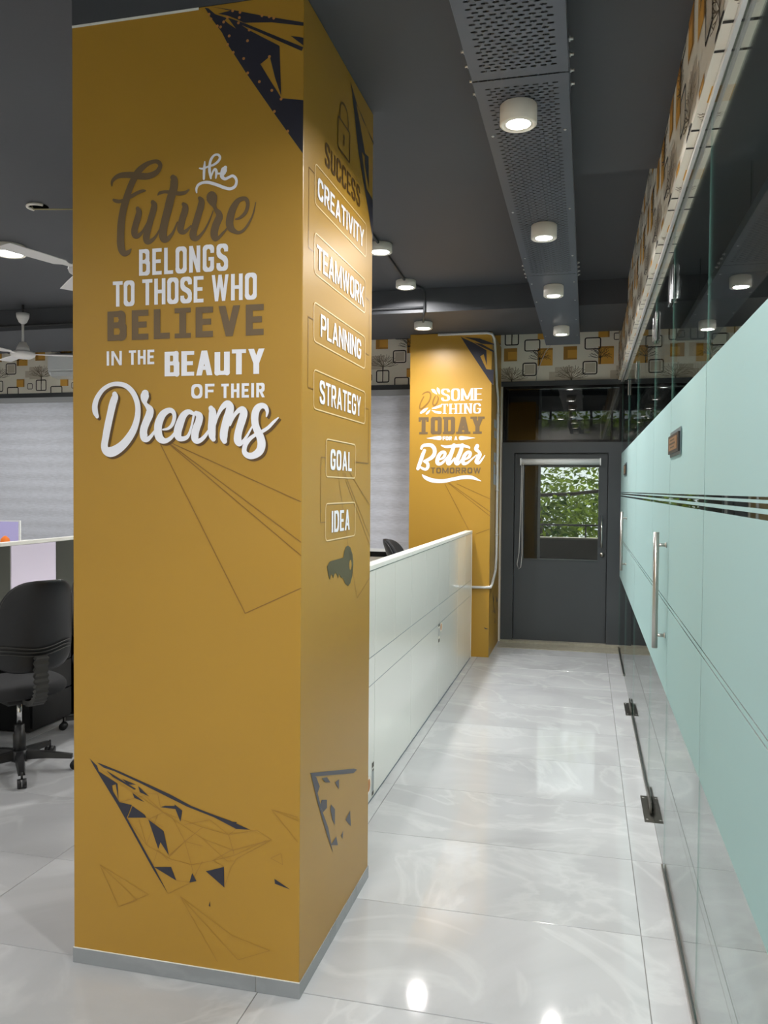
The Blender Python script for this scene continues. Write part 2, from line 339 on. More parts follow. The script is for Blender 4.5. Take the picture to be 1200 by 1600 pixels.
def text(s, u0, u1, z0, z1, wv, wh=None, gap=None, space=.5, **k):
    wh = wh or wv * .85; gap = wv * .75 if gap is None else gap
    islab = 2.2 if k.get('slab') or k.get('islab') else 1.0
    tot = sum(RW.get(c, 1.0) for c in s if c not in ' I'); fixed = sum(wv * islab for c in s if c == 'I') + gap * (len(s) - 1)
    spc = sum(space for c in s if c == ' '); unit = (u1 - u0 - fixed) / (tot + spc)
    x = u0; out = []
    isl = k.pop('islab', False)
    for c in s:
        w = space * unit if c == ' ' else (wv * islab if c == 'I' else RW.get(c, 1.0) * unit)
        if c != ' ':
            kk = dict(k)
            if c == 'I' and isl: kk['slab'] = True
            out += glyph(c, x, z0, x + w, z1, wv, wh, **kk)
        x += w + gap
    return out
def clip(poly, u0, u1, v0, v1):
    def cut(P, ax, lim, keep_less):
        out = []
        for i in range(len(P)):
            a, b = P[i - 1], P[i]; ia = (a[ax] <= lim) == keep_less or a[ax] == lim; ib = (b[ax] <= lim) == keep_less or b[ax] == lim
            if ia != ib:
                t = (lim - a[ax]) / (b[ax] - a[ax]); out.append((a[0] + (b[0] - a[0]) * t, a[1] + (b[1] - a[1]) * t))
            if ib: out.append(b)
        return out
    for ax, lim, kl in ((0, u0, False), (0, u1, True), (1, v0, False), (1, v1, True)):
        if poly: poly = cut(poly, ax, lim, kl)
    return poly if len(poly) > 2 else None
def merge2d(ps):
    """union of overlapping 2D polygons as triangles without overlaps"""
    vs, fs, tris = [], [], []
    tri = []
    for p in ps: tri += [[p[0], p[1], p[2]], [p[0], p[2], p[3]]] if len(p) == 4 else [p]
    for p in tri:
        ar = sum(p[i - 1][0] * p[i][1] - p[i][0] * p[i - 1][1] for i in range(len(p)))
        if abs(ar) < 1e-8: continue
        if ar < 0: p = p[::-1]
        p = [(q[0] * 10, q[1] * 10) for q in p]
        b = len(vs); vs += [Vector(q) for q in p]; fs.append(list(range(b, b + len(p))))
        if len(p) == 3: tris.append(p)
        else:
            for t in tessellate_polygon([[Vector((q[0], q[1], 0)) for q in p]]): tris.append([p[t[0]], p[t[1]], p[t[2]]])
    if not fs: return []
    r = delaunay_2d_cdt(vs, [], fs, 0, 1e-5)
    T = np.array(tris); out = []
    a, b, c = T[:, 0], T[:, 1], T[:, 2]
    cr = lambda p, q, x: (q[:, 0] - p[:, 0]) * (x[1] - p[:, 1]) - (q[:, 1] - p[:, 1]) * (x[0] - p[:, 0])
    for f in r[2]:
        P = [r[0][i] for i in f]; x = (sum(p.x for p in P) / len(P), sum(p.y for p in P) / len(P))
        d1, d2, d3 = cr(a, b, x), cr(b, c, x), cr(c, a, x)
        if (((d1 >= 0) & (d2 >= 0) & (d3 >= 0)) | ((d1 <= 0) & (d2 <= 0) & (d3 <= 0))).any(): out.append([(p.x / 10, p.y / 10) for p in P])
    return out
def decal(name, plane, off, groups, parent, label=None, bounds=None, kind=None):
    """groups: list of (material, polys). plane 'y': u=x faces -y ; plane 'x': u=y faces +x ; '-x' faces -x; '-z' u=x v=y faces down"""
    mb = MB(); mats = []
    for mi, (m, ps) in enumerate(groups):
        mats.append(m)
        for p in merge2d([q for q in (clip(p, *bounds) if bounds else p for p in ps) if q]):
            d = mi * .0002
            if plane == 'y': q = [(u, off - d, v) for u, v in p]
            elif plane == 'x': q = [(off + d, u, v) for u, v in p]
            elif plane == '-x': q = [(off - d, u, v) for u, v in p]
            else: q = [(u, v, off - d) for u, v in p]
            nrm = Vector((0, 0, 0))
            for i in range(len(q)): nrm += Vector(q[i - 1]).cross(Vector(q[i]))
            want = {'y': Vector((0, -1, 0)), 'x': Vector((1, 0, 0)), '-x': Vector((-1, 0, 0)), '-z': Vector((0, 0, -1))}[plane]
            if nrm.dot(want) < 0: q = q[::-1]
            mb.poly3(q, mi)
    return mb.build(name, mats, parent, label=label, kind=kind)

DATA = {"S":{"future":[[-15054,25752,52,-15035,25896,109,-14883,26018,150,-14663,26060,186,-14308,26031,206,-13982,25967,218,-13711,25957,204,-13443,26055,178,-13322,26236,147,-13389,26362,137,-13550,26395,127,-13765,26346,158,-13955,26242,205,-14117,26111,231,-14226,25951,231,-14335,25767,232,-14444,25533,232,-14527,25297,258,-14609,25061,259,-14678,24774,259,-14719,24485,272,-14734,24169,272,-14734,23876,272,-14687,23654,246,-14583,23550,194,-14460,23579,155,-14364,23671,52],[-14994,25296,78,-14911,25254,117,-14746,25229,117,-14499,25295,103,-14308,25377,129,-14117,25459,116,-13955,25500,97,-13846,25498,51],[-14131,24957,128,-14077,24828,211,-14118,24661,231,-14200,24425,232,-14240,24258,232,-14221,24135,227,-14145,24081,180,-14036,24123,128,-13928,24237,90,-13792,24469,51],[-13590,25117,140,-13536,25005,217,-13577,24815,230,-13657,24580,230,-13738,24320,230,-13806,24083,243,-13806,23938,231,-13738,23866,179,-13603,23913,128,-13469,24037,89,-13335,24245,51],[-12882,25841,177,-12842,25766,252,-12842,25551,277,-12895,25364,278,-12975,25131,291,-13054,24825,291,-13147,24520,279,-13214,24237,279,-13227,24045,279,-13187,23922,234,-13094,23904,183,-12960,24004,127,-12854,24140,88,-12722,24419,50],[-13402,25331,51,-13335,25386,107,-13148,25408,101,-12882,25363,126,-12643,25315,126,-12458,25330,113,-12327,25403,63],[-12520,24977,113,-12454,24889,213,-12467,24735,239,-12533,24549,239,-12585,24361,239,-12612,24220,239,-12585,24134,206,-12493,24092,151,-12387,24145,113,-12256,24267,63],[-11956,25120,112,-11890,25013,212,-11916,24837,237,-11994,24605,237,-12072,24373,237,-12150,24141,238,-12176,24000,250,-12137,23897,213,-12032,23871,155,-11914,23959,100,-11758,24138,75,-11603,24412,55,-11487,24687,30],[-11547,25129,347,-11532,25080,367,-11487,24947,272,-11443,24826,136,-11396,24716,124,-11305,24603,198,-11279,24483,247,-11318,24392,257,-11395,24232,260,-11446,24046,260,-11446,23916,248,-11402,23823,193,-11291,23847,111,-11162,23968,86,-11034,24089,62,-10957,24225,37],[-10727,24374,49,-10574,24410,98,-10396,24561,122,-10321,24789,122,-10360,24944,127,-10474,24995,127,-10652,24931,176,-10805,24731,233,-10894,24503,258,-10931,24270,258,-10885,24114,226,-10777,24013,152,-10623,23956,103,-10445,24026,93,-10269,24248,73,-10143,24496,53,-10056,24839,29]],"the":[[-11776,26233,45,-11786,26104,84,-11801,25917,89,-11808,25705,75],[-11958,26048,45,-11840,26026,65,-11658,26075,62,-11477,26113,74,-11323,26206,84,-11258,26318,84,-11323,26410,74,-11452,26405,74,-11555,26297,89,-11607,26136,89,-11611,25924,94,-11567,25704,64],[-11567,25732,50,-11490,25914,64,-11425,25975,79,-11378,25881,94,-11399,25699,59],[-11386,25835,44,-11270,25825,64,-11090,25822,64],[-11078,25992,123,-11116,25930,209,-11167,25828,172,-11192,25725,123,-11089,25646,98,-10961,25682,88,-10833,25718,88,-10731,25640,88,-10700,25520,88,-10756,25384,98,-10909,25326,98,-11114,25377,98,-11346,25478,99,-11631,25577,99,-11839,25589,89,-11996,25531,90,-12061,25417,80,-12053,25298,50]],"dreams":[[-15603,18314,137,-15672,18468,202,-15681,18692,202,-15586,18941,178,-15381,19188,148,-15099,19334,136,-14818,19355,147,-14539,19280,164,-14308,19082,181,-14163,18804,186,-14114,18528,192,-14145,18225,210,-14256,17895,240,-14432,17620,270,-14665,17372,294,-14914,17207,325,-15118,17146,332,-15274,17194,282,-15337,17348,249,-15289,17627,249,-15220,17960,261,-15125,18349,260,-15031,18708,265,-14950,18929,241,-14959,19026,177],[-13857,19018,261,-13869,18949,302,-13878,18826,247,-13848,18702,131,-13765,18604,174,-13686,18493,255,-13710,18329,278,-13802,18138,267,-13893,17919,267,-13918,17754,268,-13878,17602,268,-13786,17555,189,-13680,17615,130,-13558,17751,101,-13436,17915,58],[-13224,17858,58,-13043,17889,92,-12892,18018,120,-12817,18262,132,-12868,18426,149,-13013,18469,178,-13224,18350,242,-13360,18105,277,-13400,17887,277,-13375,17667,277,-13284,17543,242,-13133,17496,167,-12952,17582,129,-12802,17745,100,-12667,17988,57],[-12168,18362,113,-12332,18413,171,-12510,18285,239,-12645,17988,286,-12704,17771,275,-12674,17621,240,-12569,17558,166,-12405,17592,137,-12301,17713,100,-12212,17983,71,-12139,18307,85],[-12065,18374,142,-11952,18278,238,-11961,18116,249,-12049,17900,261,-12099,17711,261,-12093,17562,250,-12019,17481,181,-11886,17520,141,-11738,17654,119,-11607,17842,70],[-11549,18514,169,-11496,18393,253,-11505,18137,259,-11519,17868,270,-11503,17653,236,-11459,17539,155],[-11402,17975,51,-11329,18242,98,-11184,18509,145,-11010,18640,223,-10900,18558,256,-10922,18371,279,-11009,18131,279,-11095,17810,268,-11109,17596,257,-11079,17475,173],[-10892,17969,56,-10777,18235,111,-10633,18407,144,-10490,18458,210,-10432,18350,255,-10488,18138,266,-10574,17885,255,-10631,17646,256,-10630,17485,256,-10572,17391,172,-10457,17458,116,-10314,17643,83,-10144,17934,55],[-9675,18234,49,-9648,18379,104,-9705,18525,148,-9833,18567,181,-9975,18489,231,-10054,18305,248,-10059,18066,242,-10001,17853,242,-9886,17613,253,-9834,17374,275,-9898,17162,264,-10083,17030,221,-10269,17017,194,-10404,17124,166,-10385,17324,155,-10257,17510,138,-10085,17641,116,-9858,17746,115,-9631,17876,110,-9434,18059,93,-9280,18189,38]],"better":[[-15567,19979,237,-15432,20213,284,-15092,20312,324,-14614,20276,364,-14305,19974,391,-14267,19506,377,-14535,19105,371,-15009,18838,304,-15281,18738,217,-14972,18570,311,-14901,18235,311,-15103,17966,284,-15480,18066,244,-15687,18234,170],[-15257,19777,304,-15424,19375,352,-15657,18704,366,-15891,18032,340],[-13786,18904,134,-13382,19104,268,-13238,19503,282,-13455,19637,282,-13791,19371,350,-13989,18837,390,-13932,18537,370,-13647,18503,282,-13245,18837,215,-12846,19369,134],[-12385,20298,334,-12514,19833,374,-12775,19103,402,-12959,18637,389,-12769,18504,268,-12304,19035,167],[-11581,20294,333,-11709,19764,373,-12003,19035,400,-12179,18637,387,-11963,18504,267,-11501,19034,166],[-13597,20271,121,-13190,20136,241,-12384,20198,307,-11580,20227,306,-10979,20092,212,-10878,19959,99],[-11299,18902,133,-10935,19133,279,-10786,19496,278,-10974,19629,279,-11304,19365,346,-11499,18869,373,-11442,18537,346,-11096,18570,239,-10700,18901,172,-10207,19330,119],[-10150,20187,383,-10246,19891,370,-9979,19626,277,-9909,19362,396,-10104,18967,397,-10200,18669,370,-9967,18570,238,-9641,18966,165,-9413,19295,79]],"swash":[[-15440,17429,102,-15130,17161,339,-14445,16896,405,-13427,16835,370,-12351,17040,334,-11414,17211,366,-10614,17181,332,-9749,16855,53],[-15043,20961,27,-14485,20977,202,-14010,20973,350,-13773,20972,403],[-11722,20957,399,-11388,20955,332,-10855,20964,166,-10358,20960,26],[-14599,25648,101,-14394,25510,302,-14106,25205,67],[-14058,25802,67,-13954,25567,282,-13849,25200,67],[-14956,23887,54,-15294,23659,284,-15633,23430,203],[-14749,23684,54,-14931,23466,202,-15086,23321,135],[-14547,23847,54,-14175,23908,215,-13736,24047,235],[-14545,23647,54,-14170,23475,215,-13730,23422,235]],"do":[[-15514,25199,95,-15208,25394,135,-14834,25386,148,-14695,25050,148,-14860,24520,148,-15264,24059,149,-15637,23798,149,-15775,23967,122,-15643,24467,122,-15375,24963,122],[-14220,25041,94,-14419,24645,148,-14484,24280,148,-14312,24097,148,-14078,24372,148,-13946,24769,134,-14050,25004,94]]},"G":{"shard_top":[[-11796,31006,-11665,30960,-11437,30753,-11048,30586,-11113,30521,-10983,30401,-10742,30225,-11016,30596,-10662,30390,-10278,30108,-9299,29524,-9281,29059,-9239,28011,-9435,28555,-9611,29213,-9642,29223,-9925,29046,-9576,28483,-9229,27938,-8521,27806,-8530,26205,-9541,27607,-10401,28838,-10981,29726,-11209,30165,-11599,30686],[-11600,31010,-10856,30810,-9868,30507,-8527,30134,-8527,30028,-9553,30264,-10470,30366,-10694,30497,-11016,30655,-11340,30755,-10920,30798],[-11016,30596,-10438,30347,-9740,29998,-8529,29389,-8584,29286,-9362,29691,-9993,30029,-10694,30380],[-8942,29784,-8531,29676,-8530,29446]],"shard_bottom":[[-15916,6975,-15637,6750,-15567,6568,-14873,6227,-14839,5670,-14942,6190,-15081,6145,-15046,5961,-14805,5612,-14345,5565,-14530,5123,-13543,3610,-13038,2777,-13611,3571,-14565,5045,-14874,5511,-15742,6709],[-14324,5536,-13882,5290,-13814,5199,-14496,5127],[-15636,6862,-15392,6803,-14770,6628,-13814,6328,-12940,6043,-12211,5750,-11557,5575,-10845,5408,-10174,5192,-10652,5170,-11426,5467,-12343,5706,-13208,6017,-14085,6333,-14976,6622,-15392,6709],[-13746,5144,-13193,4821,-13005,4043,-13307,4439,-13388,4215],[-13543,3598,-12925,3672,-12738,3246],[-12175,3560,-12023,3316,-12273,3242],[-11696,3679,-11066,3894,-11051,3231],[-9349,3725,-8818,3447,-9329,3567],[-14119,6218,-13712,5906,-14051,6015],[-14324,5970,-13882,5704,-14256,5809],[-14701,6399,-14187,6249,-14495,6232],[-13308,5596,-13140,5662,-12793,5691,-12760,5590],[-12807,5739,-12528,5565,-12594,5192,-12773,5589],[-15288,6625,-14188,6107,-14256,6081,-15046,6429],[-11550,2724,-11537,2543,-11589,2567],[-10941,5380,-10621,5390,-10665,5325]],"line_bottom":[[-15497,6637,-13207,5434,-11816,4728,-10970,4099,-10713,4129],[-13207,5434,-11816,5093,-10908,4950,-10713,4310],[-14496,5083,-13814,4290,-12938,3928,-12208,3831,-11488,4038,-10842,4445,-9448,4950,-10649,4197,-10840,3873,-11051,3231],[-13005,4043,-12440,4567,-11816,5093],[-13005,3982,-12440,4567,-12940,5401],[-12208,3831,-12440,4567,-11815,4485],[-13814,4290,-14086,5108],[-13814,4290,-13409,5352],[-13611,3571,-13408,4181,-13005,3859],[-11488,4038,-10713,4310,-9636,4911],[-12738,3246,-12207,3250,-13038,2777],[-12208,3831,-12142,3564],[-11814,3999,-12207,3250],[-12441,5117,-11556,5363,-10908,4950,-10652,5158],[-10908,4950,-9953,5204,-9448,4950],[-15538,3434,-13746,2656,-14843,2108,-15538,3434,-14155,2416,-14843,2108],[-9453,5911,-8583,5765],[-9453,5911,-8579,4970],[-9453,5911,-8582,5647],[-12604,2741,-11809,1560,-11285,782],[-12604,2741,-10769,1706,-9495,1406,-10574,947],[-12604,2741,-10574,947],[-14805,5612,-13882,5920,-13207,5434,-13746,5144],[-14804,6234,-14324,5970,-13409,6028,-13308,5596],[-13814,5199,-13207,4943],[-11816,4728,-10714,4460],[-11423,4045,-11053,3896],[-9477,4364,-9134,4552,-9070,4204,-9477,4364]],"rays":[[-13356,17467,-10366,12060,-8508,12928],[-13101,17465,-8514,13927],[-13035,17439,-8516,14340],[-12959,17439,-8523,15591]],"r_shard_top":[[28877,30782,29178,30435,29674,30313,30458,30247,31286,30055,32260,29831,32256,29956,30693,30107,29916,30305,29518,30476],[29136,30416,29564,30381,30243,29793,30958,28997,31483,29081,31592,27872,30971,28512,30914,28858,30495,28875,31231,27744,32173,27632,32271,26065,31368,27171,30049,28638]],"r_shard_bottom":[[24779,6851,29946,5282,30440,5076,29951,5105,25181,6601],[24912,6763,25455,6490,25825,6048,25603,5903,26039,5200,26793,4259,27370,3119,26646,4086,25609,5588],[26033,5520,26622,5303,26627,5022,26186,5034,25893,5391],[27083,4972,27559,4620,27572,4040,27250,4359,27025,4824],[28909,3705,29507,3827,29632,3164],[27113,3515,27742,3567,27945,3161],[26020,6251,26606,6095,27005,5771,26461,5961],[27539,5585,28024,5532,28032,5170],[28338,3340,28606,3427,28544,3135]],"r_rays":[[27658,16567,28983,13948,30289,11804,32148,12395],[28264,16580,32109,13748],[28495,16585,32099,14086],[29161,16599,32062,15357]],"key":[[26456,13358,26761,13508,28403,13517,28469,13713,28699,13885,28984,13913,29302,13824,29606,13526,29716,13134,29576,12730,29335,12478,29020,12410,28660,12539,28351,12787,28076,12828,27914,12996,27762,12815,27581,13009,27363,13050,27195,12874,27085,13013,26937,13060,26815,12869,26625,13059]],"p2_shard":[[-11851,30626,-11526,30434,-10557,29975,-9378,29248,-9308,27766,-9639,28886,-9956,28685,-9357,27451,-8668,27379,-8704,25902,-9134,26493,-11086,29410],[-11528,30572,-10028,30380,-8665,29835,-8664,29730,-9810,29875,-10453,30183],[-10558,30028,-9810,29843,-8658,29171,-8656,29013,-9914,29635]],"p2_rays":[[-13237,16573,-10867,12164],[-10171,11811,-8747,12343],[-12887,16633,-8760,13463],[-12771,16633,-8764,13862],[-12072,16580,-8779,15118]],"p2r_shard":[[80618,5988,82346,4994,81842,4577],[84604,5075,85857,4413,84445,4412],[81609,4729,83875,3315,82717,3607],[83111,3060,83753,2347,82823,2616],[81344,4165,82031,3827,81382,3801]],"p2r_panel":[[80435,22937,83221,23004,83103,22149,80318,22164],[80352,21840,84972,21998,84623,21170,80627,21147],[80480,19716,85452,19770,85112,18830,80475,18818],[80310,18506,82144,18452,82229,17671,80397,17688],[80402,17633,85711,17510,85062,16341,80314,16592]],"p2_small":[[-9324,2888,-8829,2704,-9208,2721]]}}
DS, DG = DATA['S'], DATA['G']

# ================================================================== SETTING
ZC = 3.30; YW = 8.68; XL = -8.2; YB = -2.6; XR = 3.1; GX = 0.343
fl = struct(boxo('floor', 'grout', None, XL, YB, -.10, XR, YW + .05, -.003))
protos = {}
def put_tile(x0, x1, y0, y1):
    key = (round(x1 - x0, 3), round(y1 - y0, 3)); g = .0013; c = .0012
    if key not in protos:
        w, h = (x1 - x0) / 2 - g, (y1 - y0) / 2 - g; mb = MB()
        vs = [(-w, -h, -.01), (w, -h, -.01), (w, h, -.01), (-w, h, -.01), (-w, -h, -c), (w, -h, -c), (w, h, -c), (-w, h, -c),
              (-w + c, -h + c, 0), (w - c, -h + c, 0), (w - c, h - c, 0), (-w + c, h - c, 0)]
        mb.add(vs, [(8, 9, 10, 11), (4, 5, 9, 8), (5, 6, 10, 9), (6, 7, 11, 10), (7, 4, 8, 11), (0, 1, 5, 4), (1, 2, 6, 5), (2, 3, 7, 6), (3, 0, 4, 7)])
        o = mb.build('tile', 'tile', fl); protos[key] = o.data
    else:
        o = bpy.data.objects.new('tile', protos[key]); C.objects.link(o); o.parent = fl
    o.location = ((x0 + x1) / 2, (y0 + y1) / 2, 0)
TY = [2.422 + .6225 * k for k in range(-7, 11)]; TX = [-.991 + 1.206 * k for k in range(-6, 2)]
ys = [YB] + [y for y in TY if YB < y < YW - .1] + [YW]
xs1 = [XL] + [x for x in TX if XL < x < GX - .05] + [GX]; xs2 = [GX, .45] + [.45 + 1.206, .45 + 2.412, XR]
for xs in (xs1, xs2):
    for xa, xb in zip(xs[:-1], xs[1:]):
        if xb - xa < .02: continue
        for ya, yb in zip(ys[:-1], ys[1:]):
            if yb - ya > .02: put_tile(xa, xb, ya, yb)
struct(boxo('ceiling', 'ceil', None, XL, YB, ZC, XR, YW + .05, ZC + .12))
struct(boxo('trim_1', 'ceil', None, -1.652, 2.389, 3.105, XR, 4.045, ZC - .001), 'dropped ceiling beam over the near pillar')
struct(boxo('trim_2', 'ceil', None, XL, 6.85, 3.10, XR, 8.0, ZC - .001), 'dropped ceiling beam near the far wall')
struct(boxo('wall_left', 'wall', None, XL - .1, YB, -.1, XL, YW, ZC))
struct(boxo('wall_back', 'wall', None, XL, YB - .1, -.1, XR, YB, ZC))
struct(boxo('wall_right', 'wall', None, XR, YB, -.1, XR + .1, YW, ZC))
# far wall: wallpaper band over windows and door
wf = struct(MB().box(XL, YW, 2.73, XR, YW + .15, ZC).box(XL, YW, -.1, -1.9, YW + .15, .86).box(-1.9, YW, -.1, -.86, YW + .15, .86)
    .box(-.93, YW, .86, -.86, YW + .15, 2.73).box(XR - .1, YW, -.1, XR, YW + .15, 2.73).build('wall_front', 'paper'))
struct(boxo('trim_3', 'dark', None, XL, YW - .03, 2.675, -.9, YW + .02, 2.73), 'dark grey ledge under the wallpaper band above the blinds')
struct(boxo('trim_4', 'dark', None, -.88, YW - .03, 2.685, 2.9, YW + .02, 2.735), 'dark grey ledge under the wallpaper band above the door')

rnd = random.Random(3)
def tree_lines(cx, vb, vt, rx, w, n=9, trunk=True, seed=1):
    r = random.Random(seed); out = []
    if trunk: out += polyline([(cx, vb), (cx + .003, (vb * .55 + vt * .45))], w * 2.2)
    bx, by = cx, vb * .62 + vt * .38
    for k in range(n):
        a = PI * (.06 + .88 * k / (n - 1)) + r.uniform(-.05, .05); L = .8 + .2 * math.sin(a)
        p = [(bx, by)]
        for q in (.4, .7, 1.0):
            p.append((bx + math.cos(a + r.uniform(-.15, .15)) * rx * L * q, by + math.sin(a + r.uniform(-.15, .15)) * (vt - by) * L * q))
        out += polyline(p, w)
        for m_ in (-1, 1): out += polyline([p[1], (p[2][0] + m_ * rx * .13, p[2][1] + .006), (p[3][0] + m_ * rx * .16, p[3][1] - .012)], w * .8)
    return out
def rect_outline(u0, u1, v0, v1, w):
    q = roundpoly([(u0, v0), (u1, v0), (u1, v1), (u0, v1)], min(.02, .18 * (u1 - u0)), closed=True); return ribbon([(a, b, w) for a, b in q], True)
def rect(u0, u1, v0, v1): return [[(u0, v0), (u1, v0), (u1, v1), (u0, v1)]]
def wallpaper(ua, ub, va, vb, uo, vo, fl_=1):
    """ochre squares, black frames and line trees; period .61 x .53"""
    ye, yd, bk, ta, tl = [], [], [], [], []
    for i in range(int((ua - uo) / .61) - 2, int((ub - uo) / .61) + 3):
        for j in range(int((va - vo) / .53) - 2, int((vb - vo) / .53) + 2):
            U = uo + .61 * i; V = vo + .53 * j
            f = lambda P: [[(U + fl_ * a, V + b) for a, b in p] for p in P]
            tl += f(rect(-.452, -.275, 0, .147)); tl += f(rect(.10, .19, .02, .10)); tl += f(rect(-.15, -.05, .085, .178))
            yd += f(rect(-.02, .133, .165, .345)); ye += f(rect(.002, .133, .165, .325))
            yd += f(rect(-.368, -.232, .22, .356)); ye += f(rect(-.326, -.232, .236, .318))
            yd += f(rect(-.022, .088, .437, .533)); ye += f(rect(-.022, .070, .437, .520))
            bk += f(rect_outline(-.17, -.033, .067, .195, .012)); bk += f(rect_outline(-.153, 0, .322, .435, .012))
            bk += f(rect_outline(-.357, -.22, .39, .515, .012)); bk += f(rect(-.293, -.283, .39, .56)); bk += f(rect_outline(-.477, -.412, .41, .475, .008))
            bk += f(tree_lines(0.0, .165, .34, .12, .004, 9, True, 5)); ta += f(tree_lines(-.287, -.06, .165, .17, .0045, 13, True, 8))
    return [('ptau2', tl), ('ptau', ta), ('pyel2', yd), ('pyel', ye), ('pblk', bk)], (ua, ub, va, vb)
g, b = wallpaper(XL + .01, -.89, 2.731, 3.295, -1.86 - .02, 2.73 + .175)
decal('wallpaper_print', 'y', YW - .0012, g, wf, 'ochre squares, black frames and line trees printed on cream', b)
g, b = wallpaper(-.89, XR - .02, 2.736, 3.295, -.49, 2.73)
decal('wallpaper_print', 'y', YW - .0012, g, wf, 'ochre squares, black frames and line trees printed on cream', b)
# bulkhead over the glass
ZB = 2.725
bh = struct(MB().box(.300, YB, ZB, .386, YW - .02, 3.0995).box(.300, 4.047, 3.104, .386, 6.848, ZC - .002).box(.300, 8.002, 3.104, .386, YW - .02, ZC - .002).box(.300, YB, 3.104, .386, 2.387, ZC - .002).build('wall_bulkhead', 'paper'))
for vb_, ya, yb in ((3.104, 2.387, 4.047), (ZC - .002, 4.047, 6.848), (3.104, 6.848, 8.0), (ZC - .002, 8.0, YW - .03), (ZC - .002, -.3, 2.387)):
    g, b = wallpaper(ya, yb, ZB + .002, vb_, 2.45, 2.73 + .02)
    decal('wallpaper_print', '-x', .2988, g, bh, 'wallpaper pattern on the face above the glass', b)
sg = [('ptau', []), ('pyel', []), ('pblk', [])]
for i in range(16):
    y0 = .9 + i * .61
    sg[2][1].extend(rect(.30, .386, y0, y0 + .013) + rect(.30, .386, y0 + .137, y0 + .149)); sg[1][1].extend(rect(.322, .386, y0 + .33, y0 + .43))
    sg[0][1].extend(tree_lines(.345, y0 + .46, y0 + .56, .04, .003, 7, False, i))
decal('wallpaper_print', '-z', ZB - .0008, sg, bh, 'wallpaper pattern folded under the bulkhead', (.301, .385, YB + .1, YW - .05))

# ---------------------------------------------------------------- door in the far wall
d1 = struct(MB().box(-.86, YW - .035, 0, -.735, YW + .10, 2.10).box(.215, YW - .035, 0, .375, YW + .10, 2.10).box(-.735, YW - .035, 1.99, .215, YW + .10, 2.10).box(.19, YW + .052, 0, .215, YW + .09, 1.99).box(-.735, YW + .052, 0, -.71, YW + .09, 1.99).box(-.71, YW + .052, 1.965, .19, YW + .09, 1.99).build('door_1', 'dark'),
            'charcoal painted door frame at the end of the corridor')
DL = YW + .005
MB().box(-.728, DL, .012, .208, DL + .045, .885).box(-.728, DL, 1.862, .208, DL + .045, 1.984).box(-.728, DL, .885, -.632, DL + .045, 1.862).box(.122, DL, .885, .208, DL + .045, 1.862).build('door_leaf', 'dark', d1)
MB().box(-.645, DL - .006, .872, .135, DL + .002, .885).box(-.645, DL - .006, .885, -.632, DL + .002, 1.862).box(.122, DL - .006, .885, .135, DL + .002, 1.862).build('glazing_bead', 'dark', d1)
boxo('pane', 'wglass', d1, -.632, DL + .018, .885, .122, DL + .024, 1.862)
hm = MB().tube([(.158, DL - .05, 1.02), (.158, DL - .05, 1.35)], .010, 12)
for z in (1.06, 1.31): hm.tube([(.158, DL - .05, z), (.158, DL + .002, z)], .006, 10)
hm.build('door_handle', 'chrome', d1)
lm = MB(); lm.tube([(.168, DL - .014, .947), (.168, DL + .002, .947)], .024, 20); lm.tube([(.168, DL - .020, .947), (.168, DL - .013, .947)], .013, 16); lm.build('lock', 'steel', d1)
struct(MB().box(-.86, 8.33, 0, GX + .5, YW + .1, .006).box(-.86, 8.60, .006, .36, YW + .1, .030).build('trim_5', 'conc'), 'stained stone threshold strip at the foot of the charcoal door')
# transom windows over and beside
w1 = struct(MB().box(-.86, YW - .02, 2.10, -.832, YW + .06, 2.685).box(.315, YW - .04, 2.10, .395, YW + .06, 2.685).box(-.832, YW - .02, 2.10, .315, YW + .06, 2.125).box(-.832, YW - .02, 2.655, .315, YW + .06, 2.685).build('window_1', 'gblack'),
            'black framed transom window over the charcoal door')
boxo('pane', 'tglass', w1, -.832, YW + .015, 2.125, .315, YW + .021, 2.655)
w2 = struct(MB().box(.395, YW - .02, 1.98, .42, YW + .06, 2.685).box(2.9, YW - .02, 1.98, 3.0, YW + .06, 2.685).box(1.62, YW - .02, 1.98, 1.66, YW + .06, 2.685).box(.42, YW - .02, 1.98, 2.9, YW + .06, 2.02).box(.42, YW - .02, 2.655, 2.9, YW + .06, 2.685).build('window_2', 'gblack'),
            'dark transom window behind the glass partition')
boxo('pane', 'tglass', w2, .42, YW + .015, 2.02, 2.9, YW + .021, 2.655)
struct(boxo('wall_cabin', 'dark', None, .375, YW - .01, 0, 2.99, YW + .1, 1.98))
# big window behind blinds
w3 = struct(MB().box(XL, YW, .86, -.93, YW + .08, .93).box(XL, YW, 2.62, -.93, YW + .08, 2.675).build('window_3', 'gblack'), 'black window frame behind the grey roller blinds')
for x in (-8.15, -6.6, -4.9, -3.2, -1.6): boxo('mullion', 'gblack', w3, x - .03, YW, .93, x + .03, YW + .08, 2.62)
boxo('pane', 'wglass', w3, XL + .02, YW + .06, .93, -.93, YW + .066, 2.62)

